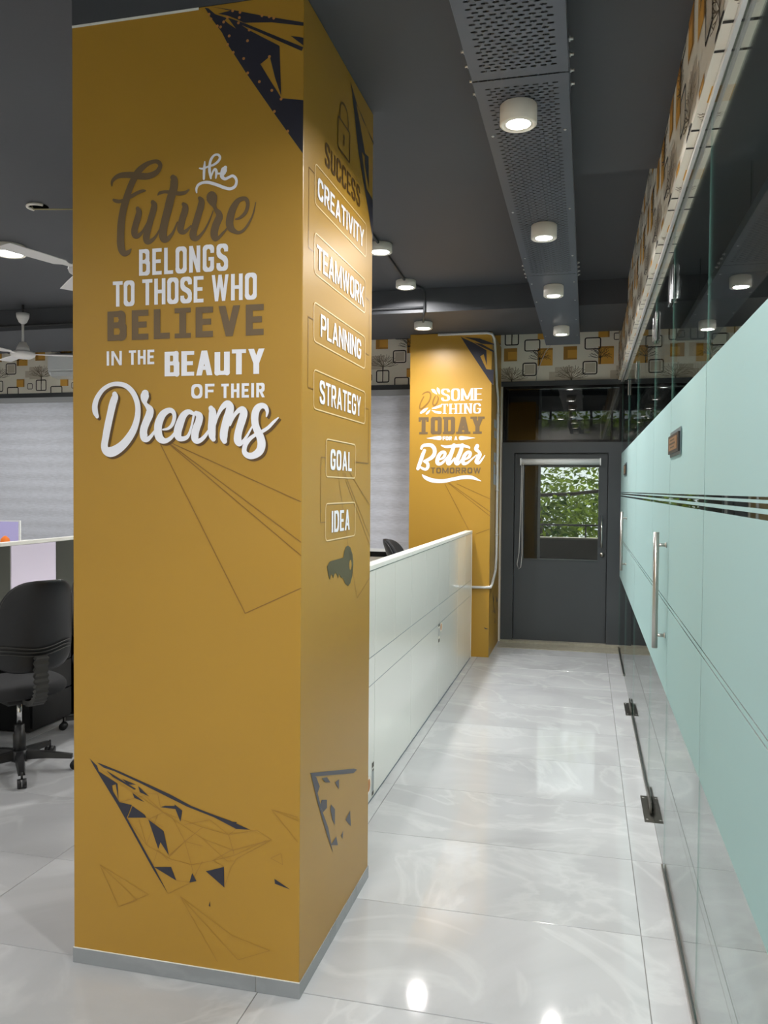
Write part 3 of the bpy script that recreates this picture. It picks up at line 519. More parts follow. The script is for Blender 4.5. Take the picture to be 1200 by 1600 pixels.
# ---------------------------------------------------------------- outside
struct(boxo('wall_balcony', 'ext', None, -2.5, 10.7, -.1, 3.5, 10.82, .98)); struct(boxo('floor_balcony', 'ext', None, -9, YW + .16, -.2, 4, 11.0, -.02))
struct(boxo('trim_6', 'conc', None, -2.5, 10.68, .98, 3.5, 10.84, 1.0), 'pale coping on the balcony parapet')
r_ = thing('balcony_rail', (0, 10.76, 1.0), 'thin metal rail above the balcony parapet outside the door window', 'railing')
MB().tube([(-2.5, 10.76, 1.16), (3.5, 10.76, 1.16)], .012, 8).build('rail', 'ext', r_)
for x in (-1.8, -.9, 0, .9, 1.8): MB().tube([(x, 10.76, .99), (x, 10.76, 1.16)], .010, 8).build('post', 'ext', r_)
struct(boxo('wall_pier', 'ext', None, -1.6, 8.9, -.1, -.50, 9.4, 3.2)); struct(boxo('wall_lintel', 'ext', None, -2.5, 9.35, 1.865, 3.0, 9.55, 2.12))
cnp = struct(MB().box(-9, YW + .16, 3.0, 4, 11.9, 3.1).box(-9, 11.8, 2.72, 4, 11.9, 3.0).build('ceiling_balcony', 'ext'))
gr = thing('window_grille', (0, 8.9, 2.1), 'dark vertical bar grille outside the transom window', 'grille')
for k in range(18):
    x = -.80 + k * .21
    boxo('bar', 'dark', gr, x - .012, 8.9, 2.08, x + .012, 8.92, 2.85)
for z in (2.10, 2.80): boxo('rail', 'dark', gr, -.9, 8.895, z, 3.0, 8.925, z + .04)
def foliage(cx, cy, cz, rx, ry, rz_, n, seed, size):
    r = random.Random(seed); mb = MB()
    for _ in range(n):
        x, y, z = cx + r.gauss(0, .5) * rx, cy + r.gauss(0, .5) * ry, cz + r.gauss(0, .5) * rz_
        a = Vector((r.uniform(-1, 1), r.uniform(-1, 1), r.uniform(-.6, .6))).normalized(); b_ = a.cross(Vector((r.uniform(-1, 1), r.uniform(-1, 1), r.uniform(-1, 1)))).normalized()
        s_ = size * r.uniform(.6, 1.4); c = Vector((x, y, z))
        mb.add([c - a * s_, c - a * .2 * s_ + b_ * .42 * s_, c + a * s_, c - a * .2 * s_ - b_ * .42 * s_], [(0, 1, 2, 3)])
    return mb
t = thing('leafy_tree', (-.3, 14.0, -1), 'sunlit leafy green tree outside, seen through the charcoal door window', 'tree')
foliage(-.35, 14.6, 1.05, 2.6, 1.5, 1.0, 8500, 11, .062).build('foliage', 'leaf', t, kind='stuff')
foliage(-.3, 14.5, 2.86, 3.2, .8, .22, 900, 5, .06).build('foliage', 'leaf', t, kind='stuff')
MB().tube([(-.8, 14, -1), (-.7, 14, .6), (-.95, 14, 2.2)], .08, 8, rs=[.12, .09, .05]).tube([(-1.3, 13.2, 1.50), (-.2, 13.4, 1.55), (1.2, 13.2, 1.72)], .03, 8).build('branch', 'bark', t)
struct(boxo('wall_outside', 'ext', None, -12, 18, 2.55, 10, 18.3, 3.12))

# ================================================================== PILLARS
def pillar(x0, x1, y0, y1, zt, label):
    t = thing('pillar', ((x0 + x1) / 2, (y0 + y1) / 2, 0), label, 'pillar')
    MB().box(x0, y0, 0, x1, y1, zt, ch=.004).build('column', 'mustard', t); return t
PX0, PX1, PY0, PY1 = -1.652, -.852, 2.389, 3.222
p1 = pillar(PX0, PX1, PY0, PY1, 3.104, 'large near mustard pillar lettered about the future and dreams')
sk = .003
for xa, xb in ((PX0 - sk, -.996), (-.9945, PX1 + sk)): boxo('skirting_tile', 'skirt', p1, xa, PY0 - sk, .001, xb, PY0 - .0002, .050)
for ya, yb in ((PY0, 2.70), (2.7015, 3.05), (3.0515, PY1)): boxo('skirting_tile', 'skirt', p1, PX1 + .0002, ya, .001, PX1 + sk, yb, .050)
boxo('skirting_tile', 'skirt', p1, PX0 - sk, PY0, .001, PX0 - .0002, PY1, .050)
boxo('sealant_line', 'lamw', p1, PX0 - .002, PY0 - .0024, .0502, PX1 + .0024, PY0 - .0002, .0525)
MB().box(PX0 + .001, PY0 - .0015, 3.096, -1.20, PY0 - .0002, 3.1035).build('peeling_edge', 'lamw', p1, label='white unpainted edge at the pillar top')
F = PY0 - .0012
def fd(name, m, ps, lab=None, off=0.0, kind=None): return decal(name, 'y', F - off, [(m, ps)], p1, lab, kind=kind)
fd('ray_print', 'line', lines(DG['rays'], .0030)); fd('line_print', 'fline', lines(DG['line_bottom'], .0016), 'faint web of thin lines round the lower shards')
fd('shard_print', 'navy', polys(DG['shard_top']), 'navy shard graphic at the upper right corner'); fd('shard_print', 'navy', polys(DG['shard_bottom']), 'navy shard graphic low on the front face', .0003)
dots = []
S1pts = [(45, 145), (65, 195), (133, 270), (167, 280), (200, 228), (240, 465), (258, 375), (300, 548), (410, 612), (450, 427), (452, 762), (573, 853), (702, 942), (728, 1160), (865, 1362), (797, 1030), (677, 593), (365, 185), (295, 112), (372, 130), (600, 168), (675, 180), (722, 195), (355, 240), (240, 180), (468, 315), (1018, 1455)]
def s1(px, py):   # affine of the traced crop on the pillar face
    return (DOT_U[0] + DOT_U[1] * px + DOT_U[2] * py, DOT_V[0] + DOT_V[1] * px + DOT_V[2] * py)
DOT_U, DOT_V = ((-1.17868534, 0.00031831, 1.09e-06), (3.12145198, -3.629e-05, -0.00029231))
for px, py in S1pts:
    u, v = s1(px, py); dots.append([(u + .0048 * math.cos(a * PI / 4), v + .0048 * math.sin(a * PI / 4)) for a in range(8)])
fd('dot_print', 'tan', [p for p in dots if max(q[0] for q in p) < PX1 - .001 and max(q[1] for q in p) < 3.10], 'small tan dots on the upper navy shard', .0006)
fd('lettering', 'brown', script(DS['future']), 'brown brush script reading Future', .0006); fd('lettering', 'white', script(DS['the']), 'white script reading the', .0009)
dr = script(DS['dreams'])
fd('lettering', 'dbrown', [[(a + .0075, b - .0065) for a, b in p] for p in dr] + [[(a + .0038, b - .0033) for a, b in p] for p in dr], 'dark drop shadow of the word Dreams', .0006)
fd('lettering', 'white', dr, 'white brush script reading Dreams', .0010)
TXT = [('BELONGS', -1.4075, -1.0982, 2.2804, 2.3642, .0128, .0115, 'white', dict(gap=.0085)), ('TO', -1.5022, -1.4236, 2.1853, 2.2669, .0128, .0115, 'white', dict(gap=.004)),
       ('THOSE', -1.3961, -1.1814, 2.1853, 2.2681, .0128, .0115, 'white', dict(gap=.0065)), ('WHO', -1.1542, -1.0014, 2.1863, 2.2686, .0128, .0115, 'white', dict(gap=.0075)),
       ('BELIEVE', -1.5222, -.9779, 2.0757, 2.1709, .0235, .0190, 'brown', dict(gap=.019, islab=True, rr=.8)), ('IN', -1.525, -1.4697, 1.9958, 2.0423, .0090, .008, 'white', dict(gap=.008)),
       ('THE', -1.4445, -1.3532, 1.9959, 2.0425, .0090, .008, 'white', dict(gap=.006)), ('BEAUTY', -1.3167, -.9748, 1.9556, 2.0338, .0195, .0125, 'white', dict(gap=.007, rr=.35)),
       ('OF', -1.2229, -1.143, 1.8833, 1.9285, .0095, .0082, 'white', dict(gap=.009, wide=True, rr=1.0)), ('THEIR', -1.12, -.9734, 1.8827, 1.9275, .0095, .0082, 'white', dict(gap=.0075))]
for s, u0, u1, z0, z1, wv, wh, m, k in TXT:
    fd('lettering', m, text(s, u0, u1, z0, z1, wv, wh, **k), ('brown' if m == 'brown' else 'white') + ' capitals reading ' + s, .0006)
RXp = PX1 + .0012
def rd(name, m, ps, lab=None, off=0.0): return decal(name, 'x', RXp + off, [(m, ps)], p1, lab)
rd('ray_print', 'line', lines(DG['r_rays'], .0028)); rd('shard_print', 'navy', polys(DG['r_shard_top']), 'navy shard graphic at the top of the side face')
rd('shard_print', 'navy', polys(DG['r_shard_bottom']), 'navy shard graphic low on the side face'); rd('key_print', 'olive', polys(DG['key']), 'dark olive key symbol under the word IDEA')
rd('key_hole', 'mustard', [[(2.9295 + .016 * math.cos(a * PI / 8), 1.317 + .019 * math.sin(a * PI / 8)) for a in range(16)]], None, .0005)
cn = []
for p in ([(2.495, 2.60), (2.441, 2.60), (2.441, 2.352), (2.495, 2.352)], [(2.495, 2.138), (2.441, 2.138), (2.441, 1.918), (2.495, 1.918)], [(3.12, 2.352), (3.18, 2.352), (3.18, 2.135), (3.12, 2.135)],
          [(3.12, 1.92), (3.181, 1.92), (3.181, 1.703), (2.99, 1.703)], [(2.627, 1.704), (2.575, 1.704), (2.575, 1.488), (2.627, 1.488)]): cn += polyline(p, .0035)
rd('connector_print', 'line', cn, 'thin lines linking the word boxes')
BOX = [('CREATIVITY', 2.525, 3.085, 2.5335, 2.602, (2.498, 3.122, 2.507, 2.635)), ('TEAMWORK', 2.520, 3.093, 2.308, 2.385, (2.498, 3.115, 2.288, 2.417)),
       ('PLANNING', 2.562, 3.056, 2.098, 2.172, (2.494, 3.117, 2.072, 2.196)), ('STRATEGY', 2.556, 3.058, 1.880, 1.956, (2.496, 3.123, 1.857, 1.982)),
       ('GOAL', 2.676, 2.938, 1.666, 1.736, (2.627, 2.990, 1.641, 1.768)), ('IDEA', 2.694, 2.916, 1.449, 1.524, (2.627, 2.993, 1.424, 1.550))]
for s, u0, u1, z0, z1, (a, b_, c, d_) in BOX:
    q = roundpoly([(a, c), (b_, c), (b_, d_), (a, d_)], .022, closed=True)
    rd('word_box', 'cream', ribbon([(x, y, .0042) for x, y in q], True), 'rounded cream outline round the word ' + s, .0003)
    rd('lettering', 'white', text(s, u0, u1, z0, z1, .0175 if len(s) < 6 else .0150, .0105, gap=.011 if len(s) < 6 else .0085), 'white capitals reading ' + s, .0006)
rd('lettering', 'dbrown', text('SUCCESS', 2.600, 3.028, 2.668, 2.745, .0140, .0095, gap=.012), 'dark brown capitals reading SUCCESS', .0006)
lk = ribbon([(x, y, .0075) for x, y in roundpoly([(2.740, 2.782), (2.884, 2.782), (2.884, 2.889), (2.740, 2.889)], .012, closed=True)], True)
lk += ribbon([(x, y, .0085) for x, y in roundpoly([(2.762, 2.889), (2.762, 2.958), (2.862, 2.958), (2.862, 2.889)], .05)])
lk += rect(2.806, 2.818, 2.815, 2.842) + [[(2.812 + .010 * math.cos(a * PI / 6), 2.845 + .009 * math.sin(a * PI / 6)) for a in range(12)]]
rd('padlock_print', 'dbrown', lk, 'dark brown padlock symbol above the word SUCCESS', .0006)

# far pillar
QX0, QX1, QY0 = -1.675, -.885, 7.80
p2 = pillar(QX0, QX1, QY0, YW - .002, 3.098, 'far mustard pillar lettered about doing something today, beside the charcoal door')
def f2(name, m, ps, lab=None, off=0.0): return decal(name, 'y', QY0 - .0012 - off, [(m, ps)], p2, lab)
f2('shard_print', 'navy', polys(DG['p2_shard']), 'navy shard graphic at the upper right corner'); f2('ray_print', 'line', lines(DG['p2_rays'], .005)); f2('shard_print', 'navy', polys(DG['p2_small']))
f2('lettering', 'white', script(DS['better']), 'white brush script reading Better', .0006); f2('swash_print', 'white', script(DS['swash']), 'white swash, arrows and rays round the words', .0004); f2('lettering', 'line', script(DS['do']), 'brown script reading Do', .0006)
for s, u0, u1, z0, z1, wv, wh, m, k in [('SOME', -1.368, -.973, 2.4532, 2.5685, .0225, .0080, 'white', dict(gap=.012, rr=1.0, slab=True)), ('THING', -1.3666, -.9832, 2.3288, 2.4249, .0190, .0070, 'white', dict(gap=.014, slab=True)),
        ('TODAY', -1.586, -.9587, 2.1353, 2.2989, .0400, .0270, 'brown', dict(gap=.022, rr=.6, slab=True)), ('FOR A', -1.3482, -1.2058, 2.0756, 2.1124, .0095, .008, 'white', dict(gap=.005)),
        ('TOMORROW', -1.4618, -.9777, 1.7566, 1.8138, .0125, .0105, 'brown', dict(gap=.010))]:
    f2('lettering', m, text(s, u0, u1, z0, z1, wv, wh, **k), ('brown' if m == 'brown' else 'white') + ' capitals reading ' + s, .0006)
decal('shard_print', 'x', QX1 + .0012, [('navy', polys(DG['p2r_shard']))], p2); decal('word_panel', 'x', QX1 + .0012, [('stickg', polys(DG['p2r_panel']))], p2, 'small pale printed panels on the side face')

# conduit
cd = thing('electrical_conduit', (-.865, 7.78, .67), 'white cable conduit running round the far pillar beside the charcoal door', 'conduit')
MB().tube([(-1.40, 7.783, 3.085), (-.93, 7.783, 3.085), (-.885, 7.79, 3.075), (-.868, 7.83, 3.04), (-.868, 7.95, 2.90), (-.868, 8.10, 2.62), (-.868, 8.22, 2.52), (-.868, 8.24, 2.4), (-.868, 8.24, .95), (-.868, 8.18, .80), (-.868, 7.86, .69), (-.875, 7.795, .675), (-.93, 7.783, .672), (-1.10, 7.783, .672)], .013, 12).build('pipe', 'conduit', cd)
for p in ((-.868, 8.24, 2.35), (-.868, 8.24, 1.6), (-.868, 8.24, 1.15)): MB().tube([(p[0], p[1], p[2] - .01), (p[0], p[1], p[2] + .01)], .017, 12).build('clip', 'conduit', cd)

# ================================================================== CABLE TRAY
TX0, TX1, TZ = -.381, -.075, 2.935
ct = thing('cable_tray', ((TX0 + TX1) / 2, 5.0, TZ), 'long grey perforated metal cable tray under the ceiling', 'cable tray')
def tray(y0, y1, perf):
    mb = MB(); x0, x1, z = TX0 + (0 if y0 < 5.1 else .004), TX1, TZ
    if perf:
        cw, rh, sw, sh = .0315, .0193, .0103, .0039; mx = .020; my = .042; ncol = int((x1 - x0 - 2 * mx) / cw); nrow = int((y1 - y0 - 2 * my) / rh)
        xa = (x0 + x1) / 2 - ncol * cw / 2; ya = (y0 + y1) / 2 - nrow * rh / 2; yb = ya + nrow * rh
        mb.add([(x0, y0, z), (x1, y0, z), (x1, ya, z), (x0, ya, z)], [(0, 3, 2, 1)]); mb.add([(x0, yb, z), (x1, yb, z), (x1, y1, z), (x0, y1, z)], [(0, 3, 2, 1)])
        for r in range(nrow):
            yc = ya + (r + .5) * rh; s0 = xa + (cw / 2 if r % 2 else 0); nc = ncol - (1 if r % 2 else 0)
            for (p, q) in ((x0, s0), (s0 + nc * cw, x1)): mb.add([(p, yc - rh / 2, z), (q, yc - rh / 2, z), (q, yc + rh / 2, z), (p, yc + rh / 2, z)], [(0, 3, 2, 1)])
            for c in range(nc):
                xc = s0 + (c + .5) * cw
                vs = [(xc - cw / 2, yc - rh / 2, z), (xc + cw / 2, yc - rh / 2, z), (xc + cw / 2, yc + rh / 2, z), (xc - cw / 2, yc + rh / 2, z),
                      (xc - sw + .003, yc - sh, z), (xc + sw - .003, yc - sh, z), (xc + sw, yc, z), (xc + sw - .003, yc + sh, z), (xc - sw + .003, yc + sh, z), (xc - sw, yc, z)]
                mb.add(vs, [(0, 4, 5, 1), (1, 5, 6), (1, 6, 2), (6, 7, 2), (2, 7, 8, 3), (3, 8, 9), (3, 9, 0), (9, 4, 0)])
    else: mb.add([(x0, y0, z), (x1, y0, z), (x1, y1, z), (x0, y1, z)], [(0, 3, 2, 1)])
    mb.box(x0 - .0015, y0, z - .001, x0, y1, z + .055); mb.box(x1, y0, z - .001, x1 + .0015, y1, z + .055)
    mb.box(x0, y0, z + .054, x0 + .012, y1, z + .0555); mb.box(x1 - .012, y0, z + .054, x1, y1, z + .0555)
    if y1 > 7.6: mb.box(x0, y1 - .0015, z, x1, y1, z + .055)
    return mb.build('tray_section', 'trayp', ct)
tray(.20, 2.703, True); tray(2.711, 5.198, True); tray(5.206, 7.70, False); tray(-2.4, .192, False)
for k in range(11):
    cr_ = random.Random(k); cx_ = TX0 + .035 + k * .0235; MB().tube([(cx_ + cr_.uniform(-.008, .008), -2.3 + q * 1.62, TZ + .016 + .006 * (k % 2)) for q in range(7)], .0115, 6).build('cable', 'black', ct)  # black cable fill added so the tray looks dark through its slots
for ys_ in (2.707, 5.202):
    for sx, xx in ((-1, TX0), (1, TX1)):
        boxo('joint_plate', 'trayp', ct, xx - .004 if sx < 0 else xx + .002, ys_ - .18, TZ + .008, xx - .002 if sx < 0 else xx + .004, ys_ + .18, TZ + .048)
        for dy in (-.14, -.05, .05, .14):
            MB().tube([(xx, ys_ + dy, TZ + .028), (xx + sx * .018, ys_ + dy, TZ + .028)], .0045, 8).tube([(xx + sx * .004, ys_ + dy, TZ + .028), (xx + sx * .009, ys_ + dy, TZ + .028)], .008, 6).build('bolt', 'screw', ct)
for y in (3.13, 4.0, 4.8, 5.4, 5.92, 6.58, 7.24):
    for x in (TX0 + .02, TX1 - .02): MB().lathe([(.006, 0), (.006, -.002), (.003, -.004)], 10, c=(x, y, TZ - .0005)).build('screw', 'screw', ct)
hg = thing('tray_hanger', (-.24, 5.5, 2.99), 'dark threaded rods hanging the cable tray from the ceiling slab', 'hanger')
for y in (4.5, 6.4):
    for x in (TX0 + .03, TX1 - .03): MB().tube([(x, y, 2.991), (x, y, ZC)], .004, 6).build('rod', 'dconduit', hg)

# ================================================================== LAMPS
def make_lamp(r, h, loc, label, group=None):
    t = thing('downlight', loc, label, 'ceiling light', group)      # loc = top centre
    MB().lathe([(r - .004, 0), (r, -.004), (r, -h + .004), (r - .004, -h), (r - .010, -h), (r - .020, -h + .007), (r - .022, -h + .004)], 40, cap=False).lathe([(.001, -.0005), (r - .004, -.0005)], 40, cap=False).build('housing', 'lampw', t, local=True)
    MB().lathe([(.0005, -h + .006), (r - .0215, -h + .006)], 40, cap=False).build('diffuser', 'lite', t, local=True)
    ld = bpy.data.lights.new('lamp_light', 'AREA'); ld.shape = 'DISK'; ld.size = 2 * r - .046; ld.energy = LAMP_W * (r / .068) ** .8; ld.color = LAMP_COL; ld.spread = math.radians(162)
    lo = bpy.data.objects.new('lamp_light', ld); C.objects.link(lo); lo.parent = t; lo.location = (0, 0, -h + .003)
    return t
lamp_tray = [('nearest downlight on the cable tray, largest in view', -.247, 2.90), ('second downlight along the cable tray', -.225, 4.222), ('third downlight along the cable tray', -.225, 5.478), ('farthest downlight on the cable tray, over the wallpaper', -.215, 6.843)]
for lab, x, y in lamp_tray: make_lamp(.064, .070, (x, y, TZ - .001), 'round white ' + lab)
for y in (1.60, .30, -1.1): make_lamp(.064, .070, (-.235, y, TZ - .001), 'round white downlight on the cable tray above and behind the camera', 'tray downlights out of view')
make_lamp(.082, .06, (-1.41, 5.55, ZC - .001), 'round white ceiling downlight beside the near pillar edge'); make_lamp(.082, .06, (-1.45, 6.56, ZC - .001), 'round white ceiling downlight in the middle of the row of three')
make_lamp(.082, .06, (-1.44, 7.25, 3.099), 'round white downlight directly above the far pillar'); make_lamp(.115, .06, (-3.99, 5.03, ZC - .001), 'large round white downlight behind the ceiling fan at the left edge')
for x, y in ((-2.9, -1.7), (-.6, -1.9), (-5.6, -1.7), (-4.1, 2.2), (-4.1, -.6), (-6.7, 5.2), (-6.7, 2.0), (-1.5, -.6)): make_lamp(.09, .06, (x, y, ZC - .001), 'added round white ceiling downlight brightening the open office, out of view', 'office downlights out of view')  # unseen lamps added to brighten upright surfaces and the left office
for x in (-4.0, -6.5): make_lamp(.09, .06, (x, 7.25, 3.099), 'added round white ceiling downlight brightening the open office, out of view', 'office downlights out of view')
for x, y in ((1.95, 6.2), (1.95, 3.4), (1.95, .9)): make_lamp(.09, .06, (x, y, (3.104 if 2.39 < y < 4.04 else ZC) - .001), 'added round white downlight brightening the glass cabins, out of view', 'added cabin downlights out of view')  # unseen lamps added to light the frosted film and cabin floor

# ceiling conduits and hole
cc = thing('ceiling_conduit', (-1.45, 6.5, ZC), 'thin dark conduit with bends linking the row of three downlights', 'conduit')
MB().tube([(-1.38, 4.7, ZC - .012), (-1.41, 5.55, ZC - .012), (-1.45, 6.56, ZC - .012), (-1.36, 6.80, ZC - .012), (-1.35, 6.838, ZC - .03), (-1.35, 6.838, 3.11), (-1.36, 6.87, 3.088), (-1.44, 7.25, 3.088)], .010, 8).build('pipe', 'dconduit', cc)
c2 = thing('ceiling_conduit', (-4, 6.838, 3.14), 'long thin grey conduit running across the face of the far ceiling beam', 'conduit')
MB().tube([(XL + .1, 6.838, 3.14), (-1.36, 6.838, 3.14)], .010, 8).build('pipe', 'dconduit', c2)
c3 = thing('ceiling_conduit', (-5, 8.6, 3.25), 'black conduit under the beam over the wallpaper at the left', 'conduit')
MB().tube([(XL + .1, 8.62, 3.27), (-4.9, 8.62, 3.27)], .018, 8).tube([(XL + .1, 8.62, 3.235), (-4.9, 8.62, 3.235)], .010, 8).build('pipe', 'gblack', c3)
jb = thing('junction_box', (-3.25, 4.36, ZC), 'open round ceiling junction box with loose cream wires at the upper left', 'junction box')
MB().lathe([(.0005, -.0015), (.060, -.0015)], 28, c=(-3.25, 4.36, ZC - .001), cap=False).build('shade_disc', 'hole_shade', jb)  # flat black disc paints the shade inside the hole
MB().tube([(-3.25 + .062 * math.cos(math.radians(a)), 4.36 + .062 * math.sin(math.radians(a)), ZC - .008) for a in range(150, 331, 12)], .009, 8).build('rim', 'lampw', jb)
MB().tube([(-3.28, 4.34, ZC - .004), (-3.24, 4.30, ZC - .04), (-3.12, 4.36, ZC - .03), (-2.9, 4.46, ZC - .01), (-2.6, 4.6, ZC - .006)], .0045, 6).build('wire', 'wire', jb)
hw = thing('hanging_wire', (-.42, 8.1, 2.9), 'thin pale wire hanging from the end of the cable tray to the door ledge', 'wire')
MB().tube([(-.32, 7.70, 2.96), (-.40, 8.0, 2.92), (-.50, 8.45, 2.80), (-.52, 8.655, 2.74)], .0028, 6).build('strand', 'conduit', hw)

# ================================================================== CEILING FANS
def make_fan(loc, ztop, ang, label, gap=0.0):
    x, y, z = loc; t = thing('ceiling_fan', loc, label, 'ceiling fan')
    MB().lathe([(.012, ztop - z - .10), (.035, ztop - z - .085), (.055, ztop - z - .04), (.06, ztop - z), (.0, ztop - z)][:4], 28).build('canopy', 'fan', t, local=True)
    MB().lathe([(.012, .06), (.012, ztop - z - .09)], 14).build('downrod', 'fan', t, local=True)
    if gap > 0: MB().tube([(0, 0, ztop - z), (0, 0, ztop - z + gap)], .010, 8).build('hook', 'dconduit', t, local=True)
    MB().lathe([(.014, .115), (.030, .11), (.055, .06), (.062, .035), (.050, .03)], 32).build('rod_cover', 'fan', t, local=True)
    MB().lathe([(.03, -.042), (.075, -.038), (.105, -.018), (.112, 0), (.105, .016), (.075, .028), (.04, .032)], 40).build('motor_housing', 'fan', t, local=True)
    for k in range(3):
        a = ang + k * 2 * PI / 3; ca, sa = math.cos(a), math.sin(a); mb = MB(); L = []
        for (rr_, w, tw) in ((.10, .024, 0), (.16, .026, .0), (.20, .050, .003), (.35, .056, .003), (.56, .060, .003)):
            for s_ in (-1, 1):
                for dz in (-.0015, .0015): L.append((ca * rr_ - sa * w * s_, sa * rr_ + ca * w * s_, .0 + tw * s_ + dz))
        fs = []
        for i in range(4):
            q = i * 4; n = q + 4; fs += [(q, q + 2, n + 2, n), (q + 1, n + 1, n + 3, q + 3), (q, n, n + 1, q + 1), (q + 2, q + 3, n + 3, n + 2)]
        fs += [(0, 1, 3, 2), (16, 18, 19, 17)]
        mb.add(L, fs).build('blade', 'fan', t, local=True)
    return t
make_fan((-2.835, 4.25, 2.86), ZC - .001, math.radians(-105), 'white ceiling fan half hidden behind the near pillar')
make_fan((-5.15, 6.68, 2.84), 3.22, math.radians(25), 'white ceiling fan at the far left before the wallpaper', gap=.078)

# ================================================================== AC
ac = thing('air_conditioner', (-5.75, 8.55, 2.98), 'white wall mounted split air conditioner on the wallpaper band', 'air conditioner')
bd = MB(); pr = [(0, .0), (-.14, .02), (-.19, .06), (-.20, .12), (-.20, .26), (-.16, .285), (0, .285)]; vs = []
for x in (-6.20, -5.30):
    for dy, dz in pr: vs.append((x, 8.678 + dy, 2.89 + dz))
n = len(pr); bd.add(vs, [(i, (i + 1) % n, n + (i + 1) % n, n + i) for i in range(n)] + [tuple(range(n))[::-1], tuple(range(n, 2 * n))]).build('body', 'ac', ac)
boxo('louvre', 'ac', ac, -6.15, 8.47, 2.902, -5.35, 8.484, 2.95); boxo('front_panel', 'ac', ac, -6.18, 8.470, 2.975, -5.32, 8.477, 3.14, ch=.002)

# ================================================================== GLASS WALL
def glass_panel(name, y0, y1, label, cat, door=False):
    t = thing(name, (GX, (y0 + y1) / 2, 0), label, cat); z0 = .012 if door else .004
    boxo('pane', 'glass', t, GX - .002, y0 + .0015, z0, GX + .002, y1 - .0015, ZB - .006)
    for y in (y0 + .0006, y1 - .0014): boxo('edge_seal', 'gedge', t, GX - .002, y, z0, GX + .002, y + .0008, ZB - .006)
    fm = MB(); xa, xb = GX - .0026, GX - .0022
    for za, zb in ((.740, 1.110), (1.115, 1.127), (1.132, 1.545), (1.557, 1.567), (1.578, 1.585), (1.591, 1.980)): fm.box(xa, y0 + .004, za, xb, y1 - .004, zb)
    fm.build('frosted_film', 'film', t); return t
def plaque(y0, y1, z0, z1, label):
    t = thing('door_sign', (GX, (y0 + y1) / 2, z0), label, 'sign')
    boxo('back_plate', 'signb', t, GX - .0075, y0 - .02, z0 - .012, GX - .0055, y1 - .01, z1 + .016)
    boxo('frame', 'black', t, GX - .015, y0, z0, GX - .0075, y1, z1, ch=.002); boxo('face', 'sign', t, GX - .0165, y0 + .045, z0 + .012, GX - .0150, y1 - .045, z1 - .012)
    m_ = (z0 + z1) / 2; fs = rect(y0 + .12, y1 - .1, m_ + .012, m_ + .017) + rect(y0 + .09, y1 - .08, m_ - .003, m_ + .004) + rect(y0 + .12, y1 - .11, m_ - .016, m_ - .011)
    decal('print', '-x', GX - .0172, [('stickd', fs)], t); return t
def pull(t, y, z0, z1):
    h = MB().tube([(GX - .047, y, z0), (GX - .047, y, z1)], .0125, 20)
    for z in (z0 + .055, z1 - .055): h.tube([(GX - .047, y, z), (GX - .005, y, z)], .007, 12).tube([(GX - .012, y, z), (GX - .005, y, z)], .013, 16, rs=[.008, .013])
    for z in (z0 + .055, z1 - .055): h.tube([(GX + .0068, y, z), (GX + .050, y, z)], .007, 12)
    h.tube([(GX + .050, y, z0), (GX + .050, y, z1)], .0125, 20)
    h.build('pull_handle', 'steel', t)
def patch(t, y0, y1, z0, z1, m='chrome', nm='patch_fitting'):
    MB().box(GX - .0145, y0, z0, GX - .0052, y1, z1, ch=.002).box(GX + .0068, y0, z0, GX + .0145, y1, z1, ch=.002).build(nm, m, t)
gp1 = glass_panel('glass_panel', -2.5, 2.59, 'nearest fixed glass panel with frosted band, at the right edge of the photo', 'glass panel')
gp2 = glass_panel('glass_panel', 2.59, 3.625, 'narrow fixed glass panel with frosted band just before the near glass door', 'glass panel')
gd1 = glass_panel('glass_door', 3.625, 4.53, 'near frosted glass door with the large steel pull handle', 'glass door', True)
gp3 = glass_panel('glass_panel', 4.53, 6.03, 'fixed frosted glass panel between the two glass doors', 'glass panel')
gd2 = glass_panel('glass_door', 6.03, 7.32, 'far frosted glass door with a small looking steel pull handle', 'glass door', True)
gp4 = glass_panel('glass_panel', 7.32, YW - .04, 'last frosted glass panel against the charcoal wall', 'glass panel')
pull(gd1, 3.70, .925, 1.425); pull(gd2, 7.24, .925, 1.425)
patch(gd1, 4.20, 4.44, .012, .062, 'dsteel'); patch(gd1, 4.40, 4.525, 2.37, 2.515); patch(gd2, 6.05, 6.30, .012, .062, 'dsteel'); patch(gd2, 6.04, 6.22, 2.39, 2.515)
patch(gd1, 3.635, 3.72, 2.39, 2.53); patch(gp2, 3.56, 3.618, 2.39, 2.53); patch(gd2, 7.2, 7.31, 2.41, 2.535); patch(gp3, 4.535, 4.60, 2.39, 2.515)
for i, (ya, yb, lab) in enumerate(((4.11, 4.46, 'dark steel floor spring plate under the near glass door'), (6.05, 6.40, 'dark steel floor spring plate under the far glass door'))):
    t = thing('floor_spring', (GX, (ya + yb) / 2, 0), lab, 'floor plate'); boxo('cover_plate', 'dsteel', t, GX - .045, ya, .0002, GX + .05, yb, .0032)
    for sx in (-.032, .036):
        for yy in (ya + .03, yb - .03): MB().lathe([(.006, 0), (.005, .0015)], 10, c=(GX + sx, yy, .0032)).build('screw', 'screw', t)
    MB().lathe([(.016, 0), (.014, .009)], 14, c=(GX, (ya + yb) / 2, .0032)).build('spindle', 'black', t)
for ya, yb, lab in ((-2.5, 3.62, 'dark floor channel holding the nearest glass panels'), (4.535, 6.02, 'steel floor channel between the two glass doors'), (7.33, YW - .05, 'steel floor channel at the far end of the glass wall')):
    t = thing('floor_channel', (GX, (ya + yb) / 2, 0), lab, 'metal channel')
    boxo('side_rail', 'steel', t, GX - .012, ya, .0002, GX - .0056, yb, .020); boxo('side_rail', 'dsteel', t, GX + .0070, ya, .0002, GX + .013, yb, .020)
